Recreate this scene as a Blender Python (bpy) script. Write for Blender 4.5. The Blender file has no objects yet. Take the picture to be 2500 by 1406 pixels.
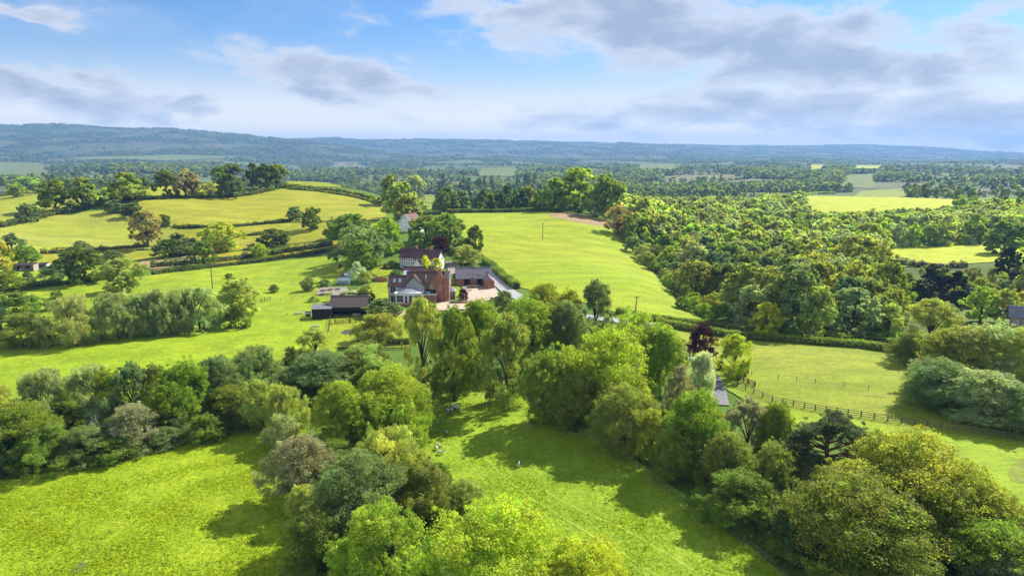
import bpy, bmesh, math, random
import numpy as np
from mathutils import Vector, Matrix
from mathutils.geometry import delaunay_2d_cdt

random.seed(7)
rng = np.random.default_rng(11)
sc = bpy.context.scene
COL = sc.collection
R = math.radians

# ------------------------------------------------------------------ camera
CAM_Z = 46.0
PITCH = R(11.34)
F = 1670.0                      # focal length in pixels of the 2500 px wide photograph
cam_d = bpy.data.cameras.new('camera')
cam = bpy.data.objects.new('camera', cam_d); COL.objects.link(cam)
cam.location = (0, 0, CAM_Z)
cam.rotation_euler = (R(90) - PITCH, 0, 0)
cam_d.sensor_width = 36.0
cam_d.lens = 36.0 * F / 2500.0
cam_d.clip_start = 0.5
cam_d.clip_end = 60000
sc.camera = cam

# ------------------------------------------------------------------ light, exposure
SUN_AZ, SUN_EL = R(50), R(40)   # to the right of the view axis / above the horizon
SUN_DIR = Vector((math.sin(SUN_AZ) * math.cos(SUN_EL), math.cos(SUN_AZ) * math.cos(SUN_EL), math.sin(SUN_EL)))
sun_d = bpy.data.lights.new('sun', 'SUN'); sun = bpy.data.objects.new('sun', sun_d); COL.objects.link(sun)
sun_d.energy = 3.7; sun_d.angle = R(0.55); sun_d.color = (1.0, 0.95, 0.86)
sun.rotation_euler = (-SUN_DIR).to_track_quat('-Z', 'Y').to_euler()
sc.view_settings.view_transform = 'Standard'
sc.view_settings.look = 'None'
EXPOSURE = 1.2
sc.view_settings.exposure = EXPOSURE
sc.view_settings.gamma = 1.0
sc.view_settings.use_curve_mapping = False
sc.render.engine = 'CYCLES'
cy = sc.cycles
cy.use_denoising = True
try: cy.denoiser = 'OPENIMAGEDENOISE'
except Exception: pass
cy.max_bounces = 8; cy.diffuse_bounces = 4; cy.glossy_bounces = 2
cy.transmission_bounces = 5; cy.transparent_max_bounces = 6; cy.volume_bounces = 0
cy.caustics_reflective = False; cy.caustics_refractive = False
cy.sample_clamp_indirect = 4.0
cy.use_adaptive_sampling = True; cy.adaptive_threshold = 0.012

# ------------------------------------------------------------------ node helper
class NT:
    def __init__(s, tree): s.t = tree; s.n = tree.nodes; s.l = tree.links
    def node(s, typ, **kw):
        n = s.n.new(typ)
        for k, v in kw.items(): setattr(n, k, v)
        return n
    def link(s, a, b): s.l.new(a, b)
    def put(s, sock, v):
        if hasattr(v, 'is_linked') or isinstance(v, bpy.types.NodeSocket): s.l.new(v, sock)
        else: sock.default_value = v
    def math(s, op, a, b=0.0, c=0.0, clamp=False):
        n = s.node('ShaderNodeMath', operation=op); n.use_clamp = clamp
        for i, v in enumerate((a, b, c)): s.put(n.inputs[i], v)
        return n.outputs[0]
    def mix(s, fac, a, b, blend='MIX'):
        n = s.node('ShaderNodeMix', data_type='RGBA', blend_type=blend)
        s.put(n.inputs[0], fac)
        for i, v in ((6, a), (7, b)):
            if isinstance(v, tuple): v = (*v[:3], 1.0)
            s.put(n.inputs[i], v)
        return n.outputs[2]
    def noise(s, vec, scale, detail=4, rough=0.55, dist=0.0):
        n = s.node('ShaderNodeTexNoise')
        if vec is not None: s.l.new(vec, n.inputs['Vector'])
        n.inputs['Scale'].default_value = scale; n.inputs['Detail'].default_value = detail
        n.inputs['Roughness'].default_value = rough; n.inputs['Distortion'].default_value = dist
        return n.outputs[0]
    def smooth(s, v, lo, hi, a=0.0, b=1.0):
        n = s.node('ShaderNodeMapRange', interpolation_type='SMOOTHSTEP')
        s.put(n.inputs[0], v)
        for i, x in enumerate((lo, hi, a, b)): s.put(n.inputs[i + 1], x)
        return n.outputs[0]

def pix_dir(px, py):
    a = (px - 1250.0) / F; b = (703.0 - py) / F
    cp, sp = math.cos(PITCH), math.sin(PITCH)
    return Vector((a, cp + b * sp, -sp + b * cp))

# ------------------------------------------------------------------ sky
world = bpy.data.worlds.new('World'); sc.world = world; world.use_nodes = True
w = NT(world.node_tree); w.n.clear()
wout = w.node('ShaderNodeOutputWorld'); bg = w.node('ShaderNodeBackground')
sky = w.node('ShaderNodeTexSky', sky_type='NISHITA')
sky.sun_disc = False; sky.sun_elevation = SUN_EL; sky.sun_rotation = SUN_AZ
sky.altitude = 100; sky.air_density = 1.0; sky.dust_density = 0.4; sky.ozone_density = 2.0
SKY = 0.15
tc = w.node('ShaderNodeTexCoord'); sep = w.node('ShaderNodeSeparateXYZ'); w.link(tc.outputs['Generated'], sep.inputs[0])
az = w.math('ARCTAN2', sep.outputs[0], sep.outputs[1]); el = w.math('ARCSINE', sep.outputs[2])
cmb = w.node('ShaderNodeCombineXYZ'); w.link(az, cmb.inputs[0]); w.put(cmb.inputs[1], w.math('MULTIPLY', el, 2.6))
cv = cmb.outputs[0]
n_big = w.noise(cv, 2.3, 3, 0.5, 0.3)
n_det = w.noise(cv, 8.0, 10, 0.64, 0.35)
# clouds: (px, py, half width, half height, weight, tilt)
CL = [(1520, 40, 330, 75, 1.0, 0.03), (1830, 105, 360, 85, 1.0, 0.10), (2130, 160, 260, 50, 1.0, 0.05), (1900, 180, 240, 45, .75, 0.0),
      (830, 190, 210, 42, 0.95, 0.16), (980, 225, 130, 26, 0.8, 0.08), (170, 235, 190, 40, 0.85, 0.10), (440, 264, 70, 24, 0.75, 0.0),
      (1800, 268, 420, 45, 0.85, -0.03), (2380, 265, 210, 50, 0.85, 0.0), (1400, 295, 210, 25, 0.6, 0.0), (90, 45, 90, 16, .5, 0.05), (2330, 310, 320, 24, .7, 0.0),
      (2420, 40, 260, 22, .45, 0.05), (2350, 95, 90, 16, .5, 0.1), (1330, 300, 150, 24, .55, 0)]
wz = w.math('SUBTRACT', w.noise(cv, 5.0, 4, 0.6), 0.5); wz2 = w.math('SUBTRACT', w.noise(cv, 9.0, 4, 0.6, 0.5), 0.5)
azw = w.math('MULTIPLY_ADD', wz, 0.22, az); elw = w.math('MULTIPLY_ADD', wz2, 0.075, el)
blob = None
for (px, py, hw, hh, wt, tilt) in CL:
    d = pix_dir(px, py).normalized(); a0 = math.atan2(d.x, d.y); e0 = math.asin(d.z)
    da = w.math('SUBTRACT', azw, a0); de = w.math('SUBTRACT', elw, e0)
    de = w.math('MULTIPLY_ADD', da, tilt, de)
    qa = w.math('POWER', w.math('MULTIPLY', da, F / hw), 2.0); qe = w.math('POWER', w.math('MULTIPLY', de, F / hh), 2.0)
    g = w.math('MULTIPLY', w.math('EXPONENT', w.math('MULTIPLY', w.math('ADD', qa, qe), -0.8)), wt)
    blob = g if blob is None else w.math('MAXIMUM', blob, g)
# away from the view broken cloud goes on, thickened to add fill light
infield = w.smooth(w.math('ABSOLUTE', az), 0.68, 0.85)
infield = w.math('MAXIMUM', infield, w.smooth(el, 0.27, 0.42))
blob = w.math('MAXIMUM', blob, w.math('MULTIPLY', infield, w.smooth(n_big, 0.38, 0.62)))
dens = w.math('ADD', w.math('MULTIPLY', blob, 0.95), w.math('MULTIPLY', w.math('SUBTRACT', n_det, 0.5), 1.7))
mask = w.smooth(dens, 0.14, 0.56)
veil = w.math('MULTIPLY', w.smooth(w.math('ADD', n_big, w.math('MULTIPLY', n_det, 0.5)), 0.66, 1.05), 0.4)
lowv = w.smooth(el, 0.175, 0.02, 0.0, 0.9)
veil = w.math('MAXIMUM', veil, lowv)
body = w.math('ADD', w.smooth(dens, 0.30, 1.05), w.math('MULTIPLY', w.math('SUBTRACT', w.noise(cv, 16.0, 5, .6), 0.5), 0.7), clamp=True)
k = 1.0 / SKY
EXPF = 2.0 ** -EXPOSURE
def skc(r, g, b): return (r * k * EXPF, g * k * EXPF, b * k * EXPF)
skycol = w.mix(1.0, sky.outputs[0], (0.20, 0.30, 0.42), 'MULTIPLY')
col = w.mix(veil, skycol, skc(0.80, 0.86, 0.95))
col = w.mix(w.smooth(el, 0.11, 0.0, 0.0, 0.92), col, skc(1.45, 1.30, 1.04))
ccol = w.mix(body, skc(0.80, 0.84, 0.92), skc(0.40, 0.47, 0.61))
# clouds away from the sun, out of view, brightened as added fill light
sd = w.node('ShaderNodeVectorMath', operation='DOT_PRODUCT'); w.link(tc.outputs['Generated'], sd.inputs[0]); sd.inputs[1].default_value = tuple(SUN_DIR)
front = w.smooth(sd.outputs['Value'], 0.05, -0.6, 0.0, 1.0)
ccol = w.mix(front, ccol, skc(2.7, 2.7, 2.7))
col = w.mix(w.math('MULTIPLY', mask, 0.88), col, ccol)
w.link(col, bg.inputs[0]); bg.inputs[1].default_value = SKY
w.link(bg.outputs[0], wout.inputs[0])

# ------------------------------------------------------------------ terrain
# control points: pixel in the photograph and forward distance in metres
CP = [(-200, 1400, 70), (1250, 1400, 70), (2700, 1400, 70), (-200, 1150, 94), (700, 1100, 101), (1250, 1130, 97), (1900, 1150, 94), (2700, 1150, 92),
      (0, 900, 141), (600, 870, 149), (1100, 900, 141), (1600, 900, 141), (2100, 920, 135), (2500, 1000, 115), (2500, 860, 148),
      (0, 740, 208), (500, 740, 208), (1000, 741, 206), (1210, 720, 219), (1680, 770, 200), (1900, 810, 182), (2200, 850, 165),
      (0, 650, 272), (400, 660, 264), (800, 640, 286), (1000, 655, 269), (1200, 640, 285), (1600, 700, 235),
      (0, 600, 318), (350, 600, 340), (600, 610, 325), (820, 590, 330), (990, 560, 345), (1110, 525, 420), (1325, 585, 340), (1400, 520, 430), (1490, 560, 385), (1200, 580, 335),
      (0, 540, 370), (150, 520, 400), (300, 490, 430), (440, 560, 365), (560, 555, 370), (560, 480, 470), (720, 530, 400), (930, 520, 420), (650, 458, 520), (440, 452, 530), (770, 445, 600), (900, 480, 500),
      (100, 470, 470), (0, 480, 500)]
# low ground: (pixel x, forward distance, height)
CPZ = [(1600, 300, -7), (1700, 260, -10), (1750, 330, -16), (1900, 230, -9), (2050, 300, -15), (2300, 230, -9), (2500, 200, -6),
       (1620, 400, -8), (1800, 450, -17), (2000, 400, -16), (2160, 360, -13), (2300, 390, -12), (2500, 380, -10), (2300, 430, -13), (2600, 300, -8),
       (1500, 500, -2), (1700, 600, -17), (2000, 560, -18), (2300, 560, -17), (2600, 560, -15), (2000, 700, -10), (2300, 740, -8), (2150, 790, -8),
       (1100, 560, -4), (1350, 560, 0), (1250, 800, -26), (1700, 900, -26), (2100, 1000, -22), (2450, 1000, -20),
       (0, 640, 6), (0, 850, -16), (200, 800, -8), (300, 900, -24), (500, 720, 8), (700, 760, 4), (900, 640, 8), (600, 1000, -28), (900, 900, -26), (120, 1050, -6), (-150, 1000, -12),
       (0, 1700, -30), (600, 1600, -36), (1250, 1600, -36), (1900, 1700, -30), (2600, 1700, -26),
       (300, 2300, -8), (500, 2500, -6), (0, 2800, -30), (700, 2700, -32), (1250, 3000, -32), (1900, 3000, -30), (2600, 3000, -30),
       (0, 4000, 20), (400, 4000, 5), (800, 4500, -20), (1250, 5000, -20), (1900, 5500, -28), (2600, 5500, -30),
       (-150, 6000, 262), (100, 6000, 268), (320, 6000, 240), (500, 6000, 196), (700, 6000, 135), (860, 6200, 70), (980, 6200, 10), (200, 5000, 120), (500, 5000, 80), (750, 5000, 30),
       (100, 8500, 150), (500, 8500, 120), (820, 8500, 182), (1000, 8500, 162), (1250, 8500, 158), (1450, 8500, 126), (1600, 8500, 96), (900, 7000, 30), (1250, 7000, 30),
       (1700, 10000, 112), (1900, 11000, 118), (2080, 11500, 138), (2250, 11500, 96), (2400, 11500, 25), (2600, 11500, -10), (1800, 8000, 5), (2200, 8500, -20), (2600, 8500, -28), (1500, 6800, 10),
       (-200, 14000, 60), (600, 14000, 40), (1250, 14000, 40), (2000, 15000, 30), (2600, 15000, -20), (1250, 20000, -20), (-200, 20000, -20), (2700, 20000, -20)]
cp = []
for px, py, D in CP:
    d = pix_dir(px, py); cp.append((d.x / d.y * D, D, CAM_Z + d.z / d.y * D))
for px, D, z in CPZ:
    cp.append(((px - 1250) / F * D, D, z))
cp = np.array(cp)
def _feat(x, y):
    th = np.arctan2(x, y); r = np.hypot(x, y)
    th = np.clip(th, -0.78, 0.78); r = np.clip(r, 60, 20000)
    return np.stack([th * 2.2, np.log(r)], -1)
FC = _feat(cp[:, 0], cp[:, 1])
def _ker(A, B):
    d2 = ((A[:, None, :] - B[None, :, :]) ** 2).sum(-1)
    return np.sqrt(d2 + 0.012)
_w = np.linalg.solve(_ker(FC, FC) + np.eye(len(FC)) * -1e-3, cp[:, 2] - cp[:, 2].mean())
ZM = cp[:, 2].mean()
def height(x, y):
    x = np.atleast_1d(np.asarray(x, float)); y = np.atleast_1d(np.asarray(y, float))
    out = np.empty(len(x)); 
    for i in range(0, len(x), 40000):
        out[i:i + 40000] = _ker(_feat(x[i:i + 40000], y[i:i + 40000]), FC) @ _w + ZM
    r = np.hypot(x, y)
    amp = np.clip((r - 750) / 2200, 0, 1) * 11
    out += amp * (np.sin(x / 310 + np.sin(y / 470) * 1.3) * np.sin(y / 390 + 1.7 * np.sin(x / 620)) + .5 * np.sin(x / 140 + y / 210))
    amp2 = np.clip((r - 90) / 300, 0, 1) * 0.35
    out += amp2 * np.sin(x / 17 + np.sin(y / 23)) * np.sin(y / 19 + 1.0)
    return out
def hz(x, y): return float(height([x], [y])[0])
_TT = np.geomspace(45, 19000, 520)
def ground_at(px, py, dz=0.0):
    """the point of the land that the photograph shows at a pixel (terrain raised by dz)"""
    d = pix_dir(px, py); d = d / d.y
    xs, ys, zs = d.x * _TT, _TT, CAM_Z + d.z * _TT
    g = height(xs, ys) + dz - zs
    i = np.argmax(g > 0)
    if g[i] <= 0: i = len(_TT) - 1
    lo, hi = _TT[max(i - 1, 0)], _TT[i]
    for _ in range(5):
        tt = np.linspace(lo, hi, 9); gg = height(d.x * tt, tt) + dz - (CAM_Z + d.z * tt)
        j = np.argmax(gg > 0)
        if gg[j] <= 0: j = 8
        lo, hi = tt[max(j - 1, 0)], tt[j]
    t = 0.5 * (lo + hi)
    return Vector((d.x * t, t, CAM_Z + d.z * t - dz))

# ------------------------------------------------------------------ object helpers
def tag(o, label=None, cat=None, group=None, kind=None):
    if label: o['label'] = label
    if cat: o['category'] = cat
    if group: o['group'] = group
    if kind: o['kind'] = kind
    return o
def empty(name, loc=(0, 0, 0), rz=0.0):
    o = bpy.data.objects.new(name, None); COL.objects.link(o); o.location = loc; o.rotation_euler = (0, 0, rz)
    o.empty_display_size = 0.5
    return o
def mesh_np(name, verts, faces4=None, faces3=None, tint=None, smooth=False):
    me = bpy.data.meshes.new(name)
    verts = np.asarray(verts, np.float32)
    me.vertices.add(len(verts)); me.vertices.foreach_set('co', verts.ravel())
    loops = []; starts = []; tot = 0
    for f, k_ in ((faces4, 4), (faces3, 3)):
        if f is not None and len(f):
            f = np.asarray(f, np.int32); loops.append(f.ravel()); starts.append(np.arange(len(f), dtype=np.int32) * k_ + tot); tot += f.size
    loops = np.concatenate(loops); starts = np.concatenate(starts)
    me.loops.add(len(loops)); me.loops.foreach_set('vertex_index', loops)
    me.polygons.add(len(starts)); me.polygons.foreach_set('loop_start', starts)
    if smooth: me.polygons.foreach_set('use_smooth', np.ones(len(starts), bool))
    me.update(calc_edges=True)
    if tint is not None:
        a = me.color_attributes.new('tint', 'FLOAT_COLOR', 'POINT')
        t = np.ones((len(verts), 4), np.float32); t[:, :3] = tint
        a.data.foreach_set('color', t.ravel())
    me.validate()
    return me
def obj(name, me, mat=None, parent=None):
    o = bpy.data.objects.new(name, me); COL.objects.link(o)
    if mat is not None and not me.materials: me.materials.append(mat)
    if parent is not None: o.parent = parent
    return o

class MB:
    """collects boxes, prisms and tubes into one mesh"""
    def __init__(s): s.v = []; s.f = []
    def add(s, vs, fs):
        o = len(s.v); s.v += [tuple(q) for q in vs]; s.f += [tuple(o + i for i in f) for f in fs]; return s
    def box(s, x0, x1, y0, y1, z0, z1):
        return s.add([(x0, y0, z0), (x1, y0, z0), (x1, y1, z0), (x0, y1, z0), (x0, y0, z1), (x1, y0, z1), (x1, y1, z1), (x0, y1, z1)],
                     [(0, 3, 2, 1), (4, 5, 6, 7), (0, 1, 5, 4), (1, 2, 6, 5), (2, 3, 7, 6), (3, 0, 4, 7)])
    def xz(s, pts, y0, y1):
        """polygon in the x-z plane, extruded from y0 to y1"""
        n = len(pts)
        return s.add([(x, y0, z) for x, z in pts] + [(x, y1, z) for x, z in pts],
                     [tuple(range(n)), tuple(range(2 * n - 1, n - 1, -1))] + [(i, i + n, (i + 1) % n + n, (i + 1) % n) for i in range(n)])
    def yz(s, pts, x0, x1):
        n = len(pts)
        return s.add([(x0, y, z) for y, z in pts] + [(x1, y, z) for y, z in pts],
                     [tuple(range(n - 1, -1, -1)), tuple(range(n, 2 * n))] + [(i, (i + 1) % n, (i + 1) % n + n, i + n) for i in range(n)])
    def slab(s, a, b, c, d, t):
        """a quad a,b,c,d with thickness t along its normal"""
        a, b, c, d = map(Vector, (a, b, c, d)); n = (b - a).cross(d - a).normalized() * t
        return s.add([a, b, c, d, a - n, b - n, c - n, d - n], [(0, 1, 2, 3), (7, 6, 5, 4), (0, 4, 5, 1), (1, 5, 6, 2), (2, 6, 7, 3), (3, 7, 4, 0)])
    def beam(s, p, q, wd, ht=None):
        """square bar from p to q"""
        p, q = Vector(p), Vector(q); ht = ht or wd; d = (q - p).normalized()
        u = d.cross(Vector((0, 0, 1)));
        if u.length < 1e-3: u = Vector((1, 0, 0))
        u.normalize(); v = u.cross(d).normalized(); u = u * wd / 2; v = v * ht / 2
        return s.add([p - u - v, p + u - v, p + u + v, p - u + v, q - u - v, q + u - v, q + u + v, q - u + v],
                     [(0, 1, 2, 3), (7, 6, 5, 4), (0, 4, 5, 1), (1, 5, 6, 2), (2, 6, 7, 3), (3, 7, 4, 0)])
    def tube(s, pts, rad, n=6):
        o = len(s.v); pts = [Vector(p) for p in pts]
        for i, p in enumerate(pts):
            d = (pts[min(i + 1, len(pts) - 1)] - pts[max(i - 1, 0)]).normalized()
            u = d.cross(Vector((0.13, 1, 0.07))).normalized(); v = d.cross(u)
            for k_ in range(n):
                a = 2 * math.pi * k_ / n
                s.v.append(tuple(p + (u * math.cos(a) + v * math.sin(a)) * rad[i]))
        for i in range(len(pts) - 1):
            for k_ in range(n):
                s.f.append((o + i * n + k_, o + i * n + (k_ + 1) % n, o + (i + 1) * n + (k_ + 1) % n, o + (i + 1) * n + k_))
        s.f.append(tuple(o + k_ for k_ in range(n))[::-1]); s.f.append(tuple(o + (len(pts) - 1) * n + k_ for k_ in range(n)))
        return s
    def mesh(s, name, mat=None, smooth=False):
        me = bpy.data.meshes.new(name); me.from_pydata(s.v, [], s.f); me.update()
        bm = bmesh.new(); bm.from_mesh(me); bmesh.ops.recalc_face_normals(bm, faces=bm.faces); bm.to_mesh(me); bm.free()
        if smooth: me.polygons.foreach_set('use_smooth', [True] * len(me.polygons))
        if mat: me.materials.append(mat)
        return me
    def build(s, name, mat, parent=None, smooth=False):
        return obj(name, s.mesh(name, mat, smooth), None, parent)

# ------------------------------------------------------------------ materials
def mat_new(name):
    m = bpy.data.materials.new(name); m.use_nodes = True; t = NT(m.node_tree); t.n.clear()
    out = t.node('ShaderNodeOutputMaterial'); return m, t, out
def plain(name, col, rough=0.8, var=0.25, scale=3.0, spec=0.3, bump=0.0, metal=0.0, stretch=None, col2=None, per_obj=0.0):
    m, t, out = mat_new(name); p = t.node('ShaderNodeBsdfPrincipled')
    tcn = t.node('ShaderNodeTexCoord'); vec = tcn.outputs['Object']
    if stretch:
        mp = t.node('ShaderNodeMapping'); mp.inputs['Scale'].default_value = stretch; t.link(vec, mp.inputs[0]); vec = mp.outputs[0]
    n1 = t.noise(vec, scale, 6, 0.6); n2 = t.noise(vec, scale * 6.3, 4, 0.6)
    f = t.math('ADD', t.math('MULTIPLY', n1, 0.6), t.math('MULTIPLY', n2, 0.4))
    dk = tuple(c * (1 - var * 1.6) for c in col); lt = col2 if col2 else tuple(min(1, c * (1 + var)) for c in col)
    c = t.mix(t.smooth(f, 0.36, 0.64), dk, lt)
    if per_obj:
        oi = t.node('ShaderNodeObjectInfo'); c = t.mix(1.0, c, t.mix(oi.outputs['Random'], (1 - per_obj,) * 3, (1 + per_obj,) * 3), 'MULTIPLY')
    t.link(c, p.inputs['Base Color']); p.inputs['Roughness'].default_value = rough; p.inputs['Specular IOR Level'].default_value = spec
    p.inputs['Metallic'].default_value = metal
    if bump:
        b = t.node('ShaderNodeBump'); b.inputs['Strength'].default_value = bump; b.inputs['Distance'].default_value = 0.05
        t.link(f, b.inputs['Height']); t.link(b.outputs[0], p.inputs['Normal'])
    t.link(p.outputs[0], out.inputs[0]); return m

def leaf_mat(name, instancer=False, trans=0.56):
    m, t, out = mat_new(name)
    if instancer:
        a = t.node('ShaderNodeAttribute', attribute_type='INSTANCER', attribute_name='tint'); base = a.outputs['Color']
    else:
        oi = t.node('ShaderNodeObjectInfo'); base = oi.outputs['Color']
    v = t.node('ShaderNodeAttribute', attribute_type='GEOMETRY', attribute_name='tint')
    c = t.mix(1.0, base, v.outputs['Color'], 'MULTIPLY')
    d = t.node('ShaderNodeBsdfPrincipled'); t.link(c, d.inputs['Base Color']); d.inputs['Roughness'].default_value = 0.55; d.inputs['Specular IOR Level'].default_value = 0.22
    tr = t.node('ShaderNodeBsdfTranslucent'); t.link(t.mix(1.0, c, (1.3, 1.3, 0.6), 'MULTIPLY'), tr.inputs[0])
    mx = t.node('ShaderNodeMixShader'); mx.inputs[0].default_value = trans
    t.link(d.outputs[0], mx.inputs[1]); t.link(tr.outputs[0], mx.inputs[2]); t.link(mx.outputs[0], out.inputs[0]); return m

def grass_mat(name, col, col2, col3=None, speck=0.0, s1=0.03, streak=None, bump=0.5, tall=0.25):
    """meadow: broad patches, finer mottling, optional flower specks"""
    m, t, out = mat_new(name); geo = t.node('ShaderNodeNewGeometry'); pos = geo.outputs['Position']
    vec = pos
    if streak:
        mp = t.node('ShaderNodeMapping'); mp.inputs['Rotation'].default_value = (0, 0, streak[0]); mp.inputs['Scale'].default_value = streak[1]
        t.link(pos, mp.inputs[0]); vec = mp.outputs[0]
    n1 = t.noise(vec, s1, 5, 0.6, 0.4); n2 = t.noise(vec, s1 * 9, 5, 0.65); n3 = t.noise(pos, 1.3, 4, 0.7)
    c = t.mix(t.smooth(n1, 0.38, 0.62), col, col2)
    c = t.mix(t.smooth(n2, 0.42, 0.72, 0.0, 0.8), c, col3 or tuple(x * 0.72 for x in col))
    c = t.mix(t.smooth(n3, 0.3, 0.75), t.mix(1.0, c, (0.72, 0.74, 0.7), 'MULTIPLY'), t.mix(1.0, c, (1.2, 1.16, 1.1), 'MULTIPLY'))
    c = t.mix(1.0, c, t.mix(t.smooth(t.noise(vec, .11, 5, .68), .32, .68), (.80, .82, .82) if bump < .7 else (.9, .91, .9), (1.16, 1.13, 1.12) if bump < .7 else (1.08, 1.07, 1.06)), 'MULTIPLY')
    if speck:
        n4 = t.noise(pos, 2.3, 2, 0.5); n5 = t.noise(pos, 0.06, 3, 0.5)
        c = t.mix(t.math('MULTIPLY', t.smooth(n4, 0.60, 0.68), t.smooth(n5, 0.45, 0.65, 0.0, speck)), c, (0.55, 0.46, 0.02))
    p = t.node('ShaderNodeBsdfPrincipled'); t.link(c, p.inputs['Base Color']); p.inputs['Roughness'].default_value = 0.85
    p.inputs['Specular IOR Level'].default_value = 0.15
    b = t.node('ShaderNodeBump'); b.inputs['Strength'].default_value = bump; b.inputs['Distance'].default_value = tall
    t.link(t.math('ADD', n3, t.math('MULTIPLY', t.noise(pos, 0.35, 3, .6), 1.2)), b.inputs['Height']); t.link(b.outputs[0], p.inputs['Normal'])
    t.link(p.outputs[0], out.inputs[0]); return m

def glass_mat(name, col=(0.03, 0.04, 0.05), rough=0.08):
    m, t, out = mat_new(name); p = t.node('ShaderNodeBsdfPrincipled')
    p.inputs['Base Color'].default_value = (*col, 1); p.inputs['Roughness'].default_value = rough; p.inputs['Specular IOR Level'].default_value = 0.8
    t.link(p.outputs[0], out.inputs[0]); return m

def tile_mat(name, c1, c2, c3, rows=7.0, lichen=0.3):
    """clay or slate roof: rows of tiles with mottled colour"""
    m, t, out = mat_new(name); tcn = t.node('ShaderNodeTexCoord'); o = tcn.outputs['Object']
    sp = t.node('ShaderNodeSeparateXYZ'); t.link(o, sp.inputs[0])
    v = t.node('ShaderNodeTexVoronoi'); v.inputs['Scale'].default_value = 4.5; t.link(o, v.inputs['Vector'])
    n1 = t.noise(o, 0.6, 5, 0.65); n2 = t.noise(o, 5.0, 4, 0.6)
    sv = t.node('ShaderNodeSeparateColor'); t.link(v.outputs['Color'], sv.inputs[0])
    c = t.mix(sv.outputs[0], c1, c2); c = t.mix(t.smooth(n1, 0.48, 0.66, 0, 1), c, c3)
    c = t.mix(t.smooth(n2, 0.58, 0.74, 0.0, lichen), c, (0.30, 0.27, 0.20))
    row = t.math('FRACT', t.math('MULTIPLY', sp.outputs[2], rows))
    c = t.mix(t.smooth(row, 0.0, 0.25, 0.75, 1.0), (0.02, 0.015, 0.015), c)
    p = t.node('ShaderNodeBsdfPrincipled'); t.link(c, p.inputs['Base Color']); p.inputs['Roughness'].default_value = 0.8; p.inputs['Specular IOR Level'].default_value = 0.25
    b = t.node('ShaderNodeBump'); b.inputs['Strength'].default_value = 0.6; b.inputs['Distance'].default_value = 0.05
    t.link(t.math('ADD', row, n2), b.inputs['Height']); t.link(b.outputs[0], p.inputs['Normal'])
    t.link(p.outputs[0], out.inputs[0]); return m

def brick_mat(name, c1, c2, mortar):
    m, t, out = mat_new(name); tcn = t.node('ShaderNodeTexCoord'); mp = t.node('ShaderNodeMapping'); o = tcn.outputs['Object']
    sp = t.node('ShaderNodeSeparateXYZ'); t.link(o, sp.inputs[0]); cb = t.node('ShaderNodeCombineXYZ')
    t.put(cb.inputs[0], t.math('ADD', sp.outputs[0], sp.outputs[1])); t.link(sp.outputs[2], cb.inputs[1])
    bt = t.node('ShaderNodeTexBrick'); t.link(cb.outputs[0], bt.inputs[0]); bt.inputs['Scale'].default_value = 1.0
    bt.inputs['Brick Width'].default_value = 0.23; bt.inputs['Row Height'].default_value = 0.076; bt.inputs['Mortar Size'].default_value = 0.008
    bt.inputs['Color1'].default_value = (*c1, 1); bt.inputs['Color2'].default_value = (*c2, 1); bt.inputs['Mortar'].default_value = (*mortar, 1)
    n1 = t.noise(o, 0.7, 5, 0.6)
    c = t.mix(t.smooth(n1, 0.35, 0.7), t.mix(1.0, bt.outputs[0], (0.75, 0.72, 0.72), 'MULTIPLY'), t.mix(1.0, bt.outputs[0], (1.15, 1.12, 1.1), 'MULTIPLY'))
    p = t.node('ShaderNodeBsdfPrincipled'); t.link(c, p.inputs['Base Color']); p.inputs['Roughness'].default_value = 0.85; p.inputs['Specular IOR Level'].default_value = 0.2
    t.link(p.outputs[0], out.inputs[0]); return m

M = {}
M['leaf'] = leaf_mat('foliage'); M['leaf_far'] = leaf_mat('foliage_far', True)
M['bark'] = plain('bark', (0.10, 0.085, 0.065), 0.9, 0.35, 6, 0.2, stretch=(1, 1, 0.25))
M['pinebark'] = plain('pine_bark', (0.17, 0.085, 0.05), 0.9, 0.35, 6, 0.2, stretch=(1, 1, 0.25))
M['twig'] = plain('twigs', (0.05, 0.045, 0.03), 0.95, 0.4, 2)
M['white'] = plain('white_paint', (0.78, 0.78, 0.76), 0.5, 0.05, 2)
M['render_white'] = plain('limewash', (0.84, 0.84, 0.82), 0.85, 0.08, 1.5)
M['black_timber'] = plain('black_timber', (0.018, 0.017, 0.018), 0.8, 0.3, 5)
M['barn_board'] = plain('barn_boarding', (0.022, 0.020, 0.020), 0.85, 0.4, 6, stretch=(3, 3, 0.3))
M['old_wood'] = plain('weathered_wood', (0.16, 0.13, 0.10), 0.85, 0.35, 5, stretch=(1, 1, 1), per_obj=0.2)
M['dark_wood'] = plain('dark_wood', (0.055, 0.042, 0.034), 0.85, 0.35, 5, per_obj=0.2)
M['pale_wood'] = plain('pale_wood', (0.42, 0.38, 0.33), 0.8, 0.2, 4)
M['brick'] = brick_mat('red_brick', (0.40, 0.16, 0.09), (0.31, 0.11, 0.07), (0.34, 0.27, 0.22))
M['brick_pink'] = brick_mat('new_brick', (0.37, 0.16, 0.11), (0.31, 0.125, 0.09), (0.36, 0.27, 0.23))
M['slatehung'] = tile_mat('hung_slate', (0.29, 0.30, 0.33), (0.38, 0.39, 0.42), (0.33, 0.335, 0.35), 5.0, 0.12)
M['clay'] = tile_mat('brown_clay_tile', (0.075, 0.045, 0.038), (0.15, 0.08, 0.062), (0.10, 0.072, 0.056), 6.0, 0.3)
M['plum'] = tile_mat('plum_tile', (0.085, 0.048, 0.055), (0.12, 0.062, 0.068), (0.10, 0.055, 0.06), 6.0, 0.08)
M['pinktile'] = tile_mat('pink_tile', (0.19, 0.10, 0.095), (0.23, 0.13, 0.12), (0.20, 0.11, 0.10), 6.0, 0.1)
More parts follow.
